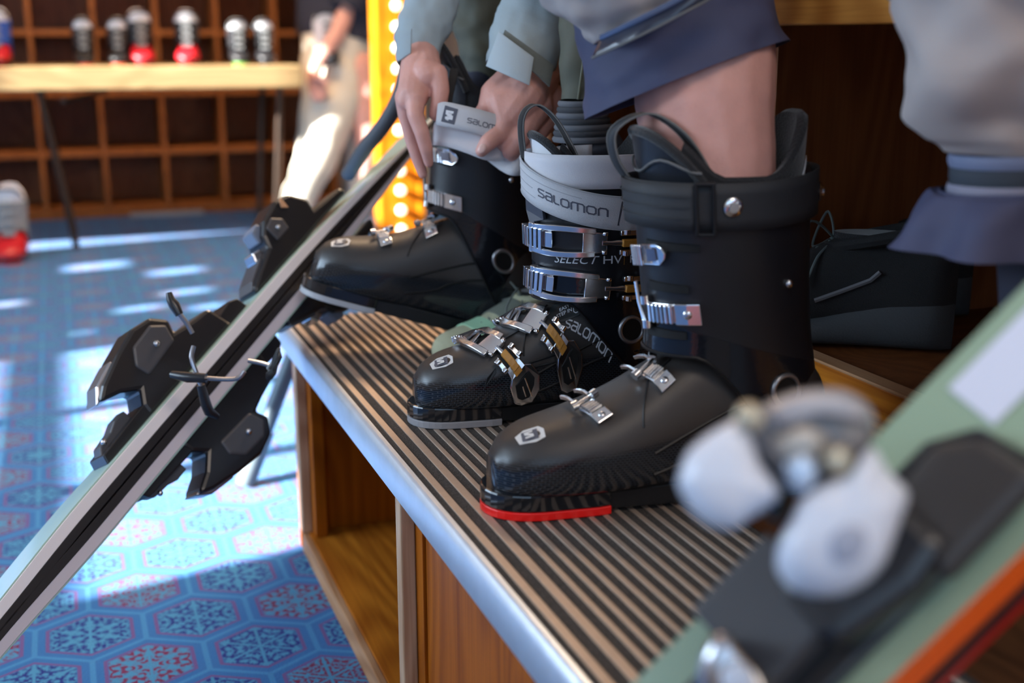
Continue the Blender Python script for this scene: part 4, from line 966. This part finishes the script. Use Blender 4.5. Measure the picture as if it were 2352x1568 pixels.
# ------------------------------------------------------------------ strap of the far boot held in the hands
def ribbon(name, pts, mt, parent, th=.0022, m=30, **k):
    """pts: (px, py, k, half height px, lean)"""
    P = []
    for x, y, kk, h, ln in smoothpath(pts, m):
        c = at(x, y, kk); u = (UP * math.cos(ln) + RT * math.sin(ln)) * (h * kk / FPX); P.append([c + u * t for t in (1, .5, 0, -.5, -1)])
    return G().grid(P).build(name, mt, parent, solid=th, **k), P
KS = 1.535
o, P = ribbon('elastic_band', [(994, 318, KS + .06, 16, 0), (1003, 306, KS + .03, 28, 0), (1030, 308, KS + .018, 30, 0), (1075, 322, KS + .012, 30, .1), (1120, 340, KS + .012, 28, .15), (1160, 340, KS + .03, 30, .1), (1200, 335, KS + .05, 34, 0)], STRAPE, bootF)
o, P = ribbon('power_strap', [(1004, 262, KS + .004, 24, .1), (1020, 262, KS, 28, .14), (1060, 270, KS - .004, 28, .16), (1100, 280, KS - .004, 28, .18), (1140, 292, KS + .002, 28, .18), (1170, 300, KS + .012, 26, .18)], STRAPW, bootF)
def Sf(a, b):
    t = a * (len(P) - 1); i = max(0, min(len(P) - 2, int(t))); f = t - i; p = P[i][2].lerp(P[i + 1][2], f); u = (P[i][0] - P[i][4]).lerp(P[i + 1][0] - P[i + 1][4], f); return p + u * b
cS = Chart(Sf, .27, 0, 0, lambda p: p + FW)
decal('strap_badge', [[(-.0125, -.0105), (.0085, -.0115), (.0105, .0095), (-.0085, .0115)]], cS, .0014, INKD, o, world=True)
pl, _ = strokes('S', -.0055, -.0060, .0115, .26); decal('badge_letter', pl, cS, .0018, WHITE_L, o, world=True)
cS = Chart(Sf, .50, 0, 0, lambda p: p + FW)
pl, _ = strokes('salomon', -.003, -.0045, .0058, .2); decal('strap_wordmark', pl, cS, .0015, INKD, o, world=True)
ribbon('loose_strap', [(1120, 352, KS + .05, 14, .4), (1160, 372, KS + .03, 22, .5), (1190, 372, KS + .02, 34, .4), (1215, 360, KS + .03, 40, .2), (1240, 345, KS + .06, 34, 0)], STRAPW, bootF)
ribbon('pull_loop', [(1028, 250, 1.60, 9, 1.5), (1032, 215, 1.60, 10, 1.55), (1040, 180, 1.60, 10, 1.6), (1044, 158, 1.605, 9, 1.6)], WEB, bootF)

# ------------------------------------------------------------------ skis
def ski(root, O, L, N, s0, s1, wfun, sgn, z0, tfun, bend, mats, nm='ski', n=60):
    Y = N.cross(L)
    def pt(s, y, z): return O + L * s + Y * y + N * (sgn * (z0 + bend(s) + z))
    def layer(name, a, b, inset, mt):
        rings = []
        for i in range(n + 1):
            s = s0 + (s1 - s0) * i / n; w = wfun(s) - inset; t = tfun(s); za, zb = a * t, b * t
            rings.append([pt(s, -w, za), pt(s, w, za), pt(s, w, zb), pt(s, -w, zb)])
        return G().loft(rings).build(name, mt, root, bevel=.0006, smooth=True, ang=30)
    layer('base', 0, .40, 0, mats[0]); layer('sidewall', .40, .95, .0008, mats[1]); layer('topsheet', .95, 1.03, .002, mats[2])
    return pt
def prof(pt, poly, hw, name, mt, parent, bevel=.002, y0=0, zoff=0, **k):
    g = G(); n = len(poly); g.prism(poly, lambda a, b, h: pt(a, y0 + h, b + zoff), -hw, hw); return g.build(name, mt, parent, bevel=bevel, smooth=False, **k)
O1 = at(283, 1020, 1.56); E1 = at(870, 350, 1.99); L1 = (E1 - O1).normalized()
N1 = (RT * -.752 + UP * .659) * .93 - FW * .40; N1 = (N1 - L1 * N1.dot(L1)).normalized()
sk = empty('skis', O1, label='pair of pale green skis strapped base to base with black bindings, tails on the carpet', cat='skis')
PALEG = mat('pale_green_topsheet', (.42, .60, .54), .3, coat=.4); SIDEW = mat('pale_sidewall', (.86, .83, .86), .38, coat=.3); BASEK = mat('black_ski_base', (.012, .011, .014), .4)
SIDE2 = mat('lilac_sidewall', (.62, .58, .64), .38, coat=.3)
wf = lambda s: .0375 + .020 * sstep(.05, -.75, s) + .018 * sstep(.45, .80, s)
tf = lambda s: .006 + .021 * sstep(-.85, -.10, s) * sstep(.80, .35, s)
down = lambda s: .040 * sstep(-.22, -.80, s) ** 1.5
s_lo, s_hi = -.70, .79
bz = lambda s: down(s) - .003 * sstep(-.1, -.3, s)
Osk = O1 - N1 * .027
ptA = ski(sk, Osk, L1, N1, s_lo, s_hi, wf, 1, .001, tf, bz, (BASEK, SIDEW, PALEG))
ptB = ski(sk, Osk, L1, N1, s_lo, s_hi, wf, -1, .001, tf, bz, (BASEK, SIDE2, PALEG))
BND = mat('binding_black', (.012, .012, .015), .35, coat=.2); BNDG = mat('binding_dark_grey', (.075, .075, .085), .38)
def binding(pt, parent):
    z = .027
    heel = [(.045, .0), (.048, .018), (.062, .034), (.040, .050), (.018, .058), (.010, .063), (.030, .074), (.075, .088), (.118, .097), (.150, .090), (.168, .070), (.160, .052), (.185, .046), (.225, .040), (.235, .0)]
    hb = prof(pt, heel, .026, 'heel_piece', BND, parent, .006, zoff=z)
    prof(pt, [(.085, .038), (.150, .044), (.158, .068), (.140, .084), (.098, .080), (.080, .060)], .0285, 'side_disc', BNDG, hb, .004, zoff=z)
    prof(pt, [(.006, .060), (.030, .060), (.072, .078), (.066, .088), (.026, .078)], .018, 'heel_lever', mat('lever_silver', (.45, .46, .50), .3, .9), hb, .003, zoff=z)
    for y in (-.0295, .0295): G().sphere(pt(.125, y, z + .060), .0052, 6).build('rivet', STEEL, hb)
    tk = prof(pt, [(-.045, 0), (-.040, .013), (.040, .018), (.20, .018), (.258, .024), (.272, .018), (.275, 0)], .024, 'heel_track', BND, parent, .002, zoff=z)
    prof(pt, [(-.040, .010), (-.030, .021), (-.005, .024), (.010, .030), (.030, .030), (.030, .012)], .012, 'track_screw_block', BNDG, tk, .002, zoff=z)
    G().sphere(pt(-.022, -.014, z + .022), .004, 6).build('rivet', STEEL, tk)
    tb_ = prof(pt, [(.300, 0), (.303, .010), (.330, .020), (.372, .034), (.380, .052), (.400, .066), (.440, .074), (.470, .066), (.490, .040), (.486, .022), (.555, .014), (.560, 0)], .027, 'toe_piece', BND, parent, .006, zoff=z)
    prof(pt, [(.300, .008), (.312, .018), (.352, .032), (.356, .026), (.318, .006)], .020, 'toe_pad', BNDG, tb_, .001, zoff=z)
    prof(pt, [(.392, .030), (.392, .056), (.412, .062), (.428, .048), (.424, .030)], .0290, 'side_disc', BNDG, tb_, .003, zoff=z)
    prof(pt, [(.372, .046), (.376, .066), (.394, .070), (.400, .058), (.388, .042)], .016, 'toe_wing', mat('blue_grey_plastic', (.18, .22, .30), .35), tb_, .003, zoff=z)
    prof(pt, [(.345, .030), (.352, .044), (.368, .040), (.366, .028)], .014, 'wing_link', STEEL, tb_, .002, zoff=z)
    prof(pt, [(.44, .060), (.446, .070), (.452, .070), (.450, .052)], .0285, 'pale_mark', mat('copper_mark', (.62, .35, .20), .4), tb_, .0005, zoff=z)
    for y in (-.030, .030): G().sphere(pt(.408, y, z + .044), .0045, 6).build('rivet', STEEL, tb_)
binding(ptA, sk); binding(ptB, sk)
def wire(name, px, r, mt, parent): return G().tube(smoothpath([tuple(at(*p)) for p in px], 16), r, 8).build(name, mt, parent)
PEW = mat('brake_wire', (.42, .42, .46), .3, .9)
w1 = wire('brake_arm', [(442, 765, 1.545), (426, 738, 1.540), (408, 715, 1.535)], .0032, PEW, sk)
G().tube([at(412, 722, 1.533), at(400, 700, 1.533), at(392, 688, 1.533), at(388, 672, 1.533)], [.0055, .0075, .0058, .0040], 10).build('brake_pad', BND, w1)
w2 = wire('brake_arm', [(445, 795, 1.525), (440, 822, 1.520), (452, 858, 1.520), (464, 892, 1.525), (478, 935, 1.535), (492, 955, 1.545)], .0030, PEW, sk)
G().tube([at(461, 884, 1.522), at(472, 925, 1.530), (at(480, 945, 1.535)), at(500, 957, 1.545)], [.0055, .0070, .0070, .0040], 10).build('brake_pad', BND, w2)
w3 = wire('brake_arm', [(400, 862, 1.530), (470, 868, 1.515), (540, 870, 1.515), (562, 852, 1.515)], .0030, PEW, sk)
G().tube([at(395, 860, 1.527), at(430, 866, 1.515), at(474, 868, 1.511)], [.0050, .0070, .0060], 10).build('brake_pad', BND, w3)
w4 = wire('brake_arm', [(570, 828, 1.575), (600, 834, 1.575), (628, 843, 1.575)], .0030, PEW, sk)
G().loft([[at(x + dx * .8, y + dy * .8, k) for dx, dy in ((-w, 0), (0, -3), (w, 0), (0, 3))] for x, y, w, k in ((642, 803, 3, 1.570), (636, 822, 12, 1.570), (627, 845, 13, 1.570), (622, 858, 9, 1.570), (618, 868, 4, 1.570))] ).build('brake_pad', BND, w4, solid=.006)
# red printing on the top sheet and a pale sticker
gq = G(); gq.prism([(-.44, -.020), (-.33, -.020), (-.33, -.014), (-.44, -.014)], lambda a, b, h: ptA(a, b, tf(a) * 1.03 + h), .0002, .0006); gq.build('red_print', mat('faded_red_print', (.62, .22, .22), .4), sk, smooth=False)
gq = G(); gq.prism([(.565, -.030), (.625, -.030), (.625, -.004), (.565, -.004)], lambda a, b, h: ptA(a, b, tf(a) * 1.03 + h), .0002, .0006); gq.build('pale_sticker', mat('pale_sticker', (.66, .67, .72), .5), sk, smooth=False)

# ------------------------------------------------------------------ near skis, cut by the frame
O2 = at(2033, 1268, .60); E2 = at(2473, 828, .585); L2 = (E2 - O2).normalized()
N2 = (RT * -.707 + UP * .707) * .60 - FW * .80; N2 = (N2 - L2 * N2.dot(L2)).normalized()
ns = empty('skis', O2, label='sage green skis with orange sidewall and white binding, nearest the viewer', cat='skis')
SAGE = mat('sage_topsheet', (.30, .39, .27), .32, coat=.3); ORNG = mat('orange_sidewall', (1.0, .13, .004), .45); REDS = mat('dark_red_sidewall', (.55, .010, .008), .4)
wf2 = lambda s: .048 + .006 * sstep(-.1, -.6, s) + .003 * sstep(.1, .5, s)
tf2 = lambda s: .008 + .032 * sstep(-.55, -.12, s)
ptC = ski(ns, O2, L2, N2, -.62, .55, wf2, 1, -.040, tf2, lambda s: 0, (ORNG, ORNG, SAGE))
ptD = ski(ns, O2, L2, N2, -.62, .55, wf2, -1, .051, lambda s: .9 * tf2(s), lambda s: 0, (mat('near_base_black', (.02, .006, .008), .5), REDS, BASEK))
def slab(name, poly, za, zb, mt, parent, bevel=.003, label=None):
    return G().prism(poly, lambda a, b, h: ptC(a, -b, .040 + h), za, zb).build(name, mt, parent, bevel=bevel, smooth=False, label=label)
def domed(name, px, k, depth, mt, parent, kk=None, label=None):
    n = 40; pts = [(x, y) for x, y in smoothpath(px + [px[0]], n)][:-1]; cx_ = sum(p[0] for p in pts) / n; cy_ = sum(p[1] for p in pts) / n; rings = []
    for s, d in ((.80, 1.0), (.95, .80), (1.0, .5), (.97, .25), (.86, .08), (.62, .0), (.30, -.03), (.02, -.04)):
        rings.append([at(cx_ + (x - cx_) * s, cy_ + (y - cy_) * s, k + depth * d) for x, y in pts])
    return G().loft(rings).build(name, mt, parent, ang=80, label=label)
tr = slab('binding_track', [(-.150, -.022), (.055, -.022), (.078, -.008), (.084, .024), (.070, .032), (-.150, .032)], 0, .012, BND, ns)
hs = slab('heel_housing', [(-.050, -.014), (.00, -.018), (.025, -.014), (.025, .030), (.0, .034), (-.050, .026)], .012, .040, BND, ns, .008)
slab('boot_pad', [(-.090, -.040), (-.032, -.040), (-.032, .016), (-.090, .016)], .010, .034, mat('dark_grey_pad', (.060, .055, .058), .5), ns, .004)
slab('heel_pad', [(.010, -.006), (.056, -.012), (.074, .004), (.078, .036), (.010, .038)], .012, .032, mat('brown_black_pad', (.040, .034, .032), .5), ns, .006)
WPL = mat('white_binding_plastic', (.70, .72, .80), .32, coat=.3)
domed('toe_wing', [(1555, 1110), (1578, 1040), (1638, 990), (1702, 963), (1728, 1010), (1748, 1065), (1795, 1132), (1760, 1168), (1715, 1195), (1685, 1216), (1635, 1210), (1585, 1168)], .500, .045, WPL, ns)
wr_ = domed('toe_wing', [(1835, 1150), (1890, 1112), (1955, 1085), (1985, 1035), (2012, 1032), (2040, 1080), (2087, 1132), (2070, 1190), (2052, 1245), (2028, 1300), (1980, 1345), (1910, 1370), (1830, 1360), (1785, 1312), (1788, 1245), (1815, 1195)], .490, .050, WPL, ns)
domed('wing_recess', [(1905, 1235), (1940, 1205), (1985, 1215), (1990, 1255), (1960, 1290), (1915, 1285)], .4865, .006, mat('recess_blue_grey', (.36, .38, .47), .5), wr_)
cb_ = domed('toe_body', [(1690, 985), (1740, 935), (1830, 898), (1930, 892), (1992, 925), (2012, 980), (1990, 1040), (1950, 1085), (1900, 1120), (1840, 1135), (1785, 1115), (1745, 1070), (1712, 1025)], .515, .055, mat('frosted_grey_plastic', (.20, .19, .20), .35, coat=.3), ns)
domed('toe_cap', [(1760, 945), (1830, 905), (1930, 898), (1988, 930), (1985, 965), (1920, 950), (1850, 960), (1785, 985)], .505, .02, mat('smoky_plastic', (.40, .38, .40), .3, coat=.4), cb_)
for x, y, mt_ in ((1720, 958, mat('brass_screw', (.55, .47, .34), .3, .6)), (1925, 1058, mat('brass_screw', (.55, .47, .34), .3, .6))):
    domed('screw_cap', [(x - 34, y), (x - 22, y - 26), (x + 6, y - 34), (x + 32, y - 16), (x + 34, y + 12), (x + 12, y + 34), (x - 20, y + 26)], .499, .012, mt_, cb_)
domed('steel_block', [(1800, 1060), (1850, 1040), (1880, 1080), (1855, 1130), (1815, 1120)], .500, .014, mat('blue_steel', (.55, .66, .82), .25, .5), cb_)
domed('linkage', [(1770, 1010), (1840, 975), (1900, 1000), (1880, 1050), (1820, 1060), (1785, 1050)], .503, .014, mat('tan_metal', (.42, .38, .34), .4, .6), cb_)
domed('dark_socket', [(1700, 1040), (1745, 1020), (1775, 1090), (1810, 1150), (1790, 1200), (1750, 1170), (1715, 1110)], .520, .03, BND, ns)
hl = domed('heel_lever', [(1612, 1500), (1640, 1455), (1672, 1452), (1720, 1500), (1768, 1560), (1770, 1640), (1620, 1660), (1600, 1570)], .560, .03, mat('polished_lever', (.50, .48, .50), .2, 1.), ns)
domed('lever_tip', [(1655, 1545), (1700, 1520), (1735, 1560), (1725, 1600), (1670, 1600)], .552, .012, WPL, hl)
slab('white_label', [(.105 + .055, -.040), (.205 + .06, -.040), (.205 + .06, .030), (.105 + .055, .030)], .0, .0006, mat('white_label', (.68, .68, .78), .5), ns, 0) if False else None
lb = G().prism([(.084, -.036), (.150, -.036), (.150, -.006), (.084, -.006)], lambda a, b, h: ptC(a, -b, .0414 + h), 0, .0010).build('white_label', mat('white_label', (.68, .68, .78), .5), ns, smooth=False)

# ------------------------------------------------------------------ grey metal pole behind the skis
PG = mat('grey_tube', (.10, .14, .17), .45, .3); PG2 = mat('pale_grey_sleeve', (.15, .19, .21), .45)
pl_ = empty('tubular_leg', (.286, 2.25, 0), label='slanting grey metal tube leg resting on carpet beyond the step', cat='leg')
a_ = Vector((.286, 2.25, .004)); b_ = at(668, 830, 2.35); d_ = (b_ - a_)
G().tube([a_ + d_ * .42, a_ + d_ * 1.05], .0155, 14).build('tube', PG, pl_); G().tube([a_, a_ + d_ * .43], [.0200, .0200], 14).build('sleeve', PG2, pl_)

# ------------------------------------------------------------------ shoes
def sneaker(label, T, th, s, upper, solem, lacem, group=None, hs=1., open_=True):
    ex = Vector((math.cos(th), math.sin(th), 0)); ey = Vector((-math.sin(th), math.cos(th), 0)); rt = empty('sneaker', T, Matrix((ex, ey, Vector((0, 0, 1)))).transposed(), label, 'shoe', group)
    X = [.0, .012, .04, .08, .12, .16, .20, .24, .27, .285]; Wd = [.012, .028, .041, .046, .042, .036, .034, .035, .030, .012]; Zt = [.040, .050, .058, .068, .088, .104, .104, .102, .108, .100]
    def ring(x, lo, hi, f=1.):
        w = hermite(X, Wd, x) * f; zt = hi(x); zb = lo(x); out = []
        for k in range(24):
            q = 2 * PI * k / 24; c, si = math.cos(q), math.sin(q); y = -w * math.copysign(abs(c)**.7, c) * (1 - .28 * max(0, si)); z = (zb + zt) / 2 + (zt - zb) / 2 * math.copysign(abs(si)**.7, si)
            out.append(Vector((x * s, y * s, z * s * hs)))
        return out
    xs_ = [X[-1] * (t / 23)**1.2 for t in range(24)]
    G().loft([ring(x, lambda x: .020, lambda x: hermite(X, Zt, x)) for x in xs_]).build('upper', upper, rt, world=False, ang=70)
    so = G(); so.loft([ring(x, lambda x: .004 * max(0, 1 - x / .04) ** 2 , lambda x: (.026 + .022 * sstep(.10, .27, x)) if hs == 1. else (.022 + .046 * sstep(.08, .26, x)), 1.05) for x in xs_]); so.build('sole', solem, rt, world=False, ang=70)
    if hs == 1.: G().loft([ring(x, lambda x: .030, lambda x: hermite(X, Zt, x) + .0015, 1.02) for x in (.055, .062, .070, .078, .084)]).build('mint_overlay', mat('mint_suede', (.30, .52, .34), .8, bump=.3, bscale=500), rt, world=False); G().loft([ring(x, lambda x: .030, lambda x: hermite(X, Zt, x) + .0015, 1.02) for x in (.098, .110, .122, .134)]).build('heather_overlay', mat('heather_suede', (.14, .16, .13), .9, bump=.3, bscale=500), rt, world=False)
    # collar with dark inside
    G().prism([((.205 + .060 * math.cos(t)) * s, .026 * math.sin(t) * s) for t in [2 * PI * k / 20 for k in range(20)]], lambda a, b, h: Vector((a, b, h)), .100 * s * hs, .106 * s * hs).build('insole', LINER, rt, world=False)
    G().tube([Vector(((.205 + .064 * math.cos(t)) * s, .029 * math.sin(t) * s, (.104 + .012 * math.cos(t)) * s * hs)) for t in [2 * PI * k / 24 for k in range(25)]], .0075 * s, 8).build('collar', upper, rt, world=False)
    lc = G()
    for i in range(6):
        x = .070 + i * .0135; z = hermite(X, Zt, x) + .001; lc.tube([Vector((x * s, -.024 * s, (z - .012) * s * hs)), Vector(((x + .004) * s, -.008 * s, z * s * hs)), Vector(((x + .008) * s, .008 * s, z * s * hs)), Vector(((x + .012) * s, .024 * s, (z - .010) * s * hs))], .0020, 6)
    lc.build('lacing', lacem, rt, world=False, kind='stuff')
    g = G(); g.tube([Vector(p) * s for p in smoothpath([(.145, 0, .100 * hs), (.120, -.035, .118 * hs), (.095, -.045, .090 * hs), (.115, -.050, .060 * hs), (.13, -.030, .085 * hs), (.145, 0, .100 * hs), (.135, .035, .120 * hs), (.12, .045, .085 * hs), (.145, 0, .1 * hs)], 50)], .0016, 6); g.build('lace_bow', lacem, rt, world=False)
    g = G(); g.tube([Vector((x * s, -hermite(X, Wd, x) * s * 1.0, z * s * hs)) for x, z in ((.13, .045), (.16, .055), (.19, .066), (.20, .074))], .003, 6); g.build('side_stripe', mat('grey_stripe', (.12, .12, .13), .5), rt, world=False)
    return rt
SAGEU = mat('sage_suede', (.42, .42, .28), .8, var=.35, vscale=28, bump=.4, bscale=500)
sneaker('sage and tan trail shoe standing on the tread between two ski boots', (.467, 1.53, S), R_(8), .95, SAGEU, mat('tan_sole', (.30, .25, .18), .7), mat('grey_cord', (.12, .14, .13), .7))
DK = mat('black_knit', (.010, .010, .011), .9, bump=.5, bscale=700)
DKS = mat('charcoal_foam_sole', (.040, .044, .048), .8, bump=.3, bscale=400)
sneaker('black running shoe with thick charcoal sole in the dark recess, lace loop trailing', (.975 - .285 * 1.03 * math.cos(R_(-38)) * 1.0, 1.085 - .285 * 1.03 * math.sin(R_(-38)), .503), R_(-38), 1.03, DK, DKS, mat('dark_teal_lace', (.10, .13, .13), .7), None, 1.25)
sneaker('second black running shoe pushed against the recess wall behind its mate', (.90, 1.40, .503), R_(-38), 1.0, DK, DKS, mat('dark_teal_lace', (.10, .13, .13), .7), None, 1.2)

# ------------------------------------------------------------------ boots on the far table and floor
CRM = mat('off_white_plastic', (.70, .68, .72), .5); RDP = mat('crimson_plastic', (.50, .010, .02), .4); SLV = mat('silver_grey_plastic', (.28, .30, .31), .5); BLU = mat('royal_blue_plastic', (.02, .09, .45), .4)
KID = mat('small_boot_black', (.015, .015, .018), .4)
ZB = .7605
def small(x, lab, shellm, cuffm, linerm, sole, k=.56, y=5.33, z=ZB, g=None, st='white'):
    r = build_boot('rental_boot', lab, (x, y, z), R_(90 + random.uniform(-8, 8)), 0, k, k * 1.45, k * .92, 0, 'medial', sole, st, detail=False, shellm=shellm, cuffm=cuffm, linerm=linerm, group=g)
    g_ = G(); g_.box((.085 * k, -.026 * k, .10 * k), (.10 * k, .026 * k, .28 * k)); 
    for zz in (.12, .17, .215, .26): G().box((.100 * k, -.03 * k, zz * k), (.118 * k, .03 * k, (zz + .022) * k)).build('buckle', SLV, r, world=False, bevel=.002, smooth=False)
    return r
OS = mat('orange_sole', (.75, .14, .06), .5); GS = mat('green_sole', (.15, .45, .06), .5)
small(.128, 'grey and black rental boot with orange sole, leftmost grey one on the far table', KID, KID, SLV, OS)
small(.262, 'grey and black rental boot with orange sole beside a white-topped red boot', KID, KID, SLV, OS)
small(.368, 'white-topped black and red rental boot on the far table next to a grey boot', RDP, KID, CRM, RDP, .66)
small(.545, 'white-topped black and red rental boot standing alone mid-table', RDP, KID, CRM, RDP, .66)
small(.775, 'silver-topped black rental boot with green sole on the far table', KID, KID, SLV, GS)
small(.885, 'silver-topped all black rental boot beside the green-soled one', KID, KID, SLV, KID)
small(-.215, 'blue and white rental boot at the table end nearest the left edge', RDP, BLU, CRM, RDP, .66)
small(1.17, 'pale boot on the far table half hidden behind the standing person', KID, CRM, CRM, KID, .66, 5.33)
small(-.235, 'silver and red rental boot standing on the carpet by the table leg', RDP, SLV, CRM, RDP, .85, 5.0, .001)

# ------------------------------------------------------------------ standing person at the back
pc = empty('person', (1.22, 5.5, 0), label='standing person in dark top and cream trousers, hand at the hip', cat='person')
KP = 5.45
CREAM = mat('cream_trousers', (.78, .72, .60), .8, var=.06, vscale=6); DTOP = mat('dark_navy_top', (.020, .022, .040), .85); SHOEW = mat('white_shoe', (.75, .70, .66), .6)
flesh('body', [[(at(830, -160, KP), .06), (at(800, 20, KP - .1), .048), (at(770, 85, KP - .15), .040), (at(728, 150, KP - .2), .030), (at(718, 185, KP - .2), .030)],
    [(at(718, 185, KP - .2), .026), (at(726, 215, KP - .2), .014), (at(734, 232, KP - .2), .011)], [(at(722, 185, KP - .2), .024), (at(736, 208, KP - .2), .013), (at(744, 226, KP - .2), .010)],
    [(at(724, 180, KP - .2), .02), (at(746, 200, KP - .2), .012), (at(753, 218, KP - .2), .010)], [(at(714, 185, KP - .2), .02), (at(716, 216, KP - .2), .012), (at(722, 232, KP - .2), .010)],
    [(at(712, 170, KP - .22), .018), (at(742, 184, KP - .24), .013), (at(756, 192, KP - .24), .010)],
    [(at(790, -10, KP), .13), (at(800, -420, KP), .14), (at(800, -560, KP), .055), (at(800, -640, KP), .075), (at(798, -690, KP), .09)],
    [(at(930, -160, KP), .05), (at(950, 60, KP), .04)], [(at(760, 160, KP), .10), (at(745, 330, KP), .07), (at(700, 470, KP), .045)], [(at(820, 160, KP), .10), (at(850, 330, KP), .07), (at(850, 480, KP), .045)]], SKIN, pc, vox=.010)
r = ctube([(790, -560, KP, 60), (795, -430, KP, 150), (790, -200, KP, 125), (790, -40, KP, 112), (775, 95, KP, 92)], flat=.7, n=36, m=26, wr=.01, wsc=8, seed=1); cloth('top', r, DTOP, pc)
r = ctube([(850, -420, KP - .05, 52), (850, -200, KP - .08, 50), (822, -40, KP - .1, 48), (795, 25, KP - .12, 40)], flat=.9, n=24, m=16, wr=.006, wsc=10, seed=2); cloth('top_sleeve', r, DTOP, pc)
r = ctube([(772, 92, KP, 78), (765, 160, KP - .02, 72), (755, 250, KP - .05, 66), (735, 330, KP - .08, 52), (710, 400, KP - .1, 44), (672, 500, KP - .1, 34)], flat=.85, n=36, m=26, wr=.012, wsc=9, seed=3); cloth('trouser_leg', r, CREAM, pc)
r = ctube([(805, 92, KP + .06, 70), (822, 160, KP + .06, 66), (836, 260, KP + .06, 52), (838, 380, KP + .08, 44), (835, 500, KP + .1, 36)], flat=.85, n=36, m=26, wr=.012, wsc=9, seed=5); cloth('trouser_leg', r, CREAM, pc)
for x, y, k in ((650, 512, KP - .1), (815, 515, KP + .1)):
    g = G(); T = at(x, y, k); T.z = .05
    g.loft([[T + Vector((u, 0, 0)) + Vector((0, math.cos(q) * w, math.sin(q) * h - (.05 - h) * .9)) for q in [2 * PI * i / 14 for i in range(14)]] for u, w, h in ((-.07, .012, .02), (-.06, .03, .03), (-.02, .042, .038), (.06, .045, .045), (.13, .04, .05), (.18, .03, .05), (.195, .01, .04))]); g.build('shoe', SHOEW, pc)

g = G().tube(smoothpath([tuple(at(*p)) for p in ((934, 150, 1.86), (925, 200, 1.86), (905, 250, 1.87), (872, 300, 1.90), (835, 345, 1.94), (800, 400, 2.02))], 20), .0125, 12)
g.build('hanging_strap', mat('blue_grey_strap', (.085, .09, .10), .6), cat='strap', label='thick blue grey strap hanging behind the leaning skis beside the lit orange post')
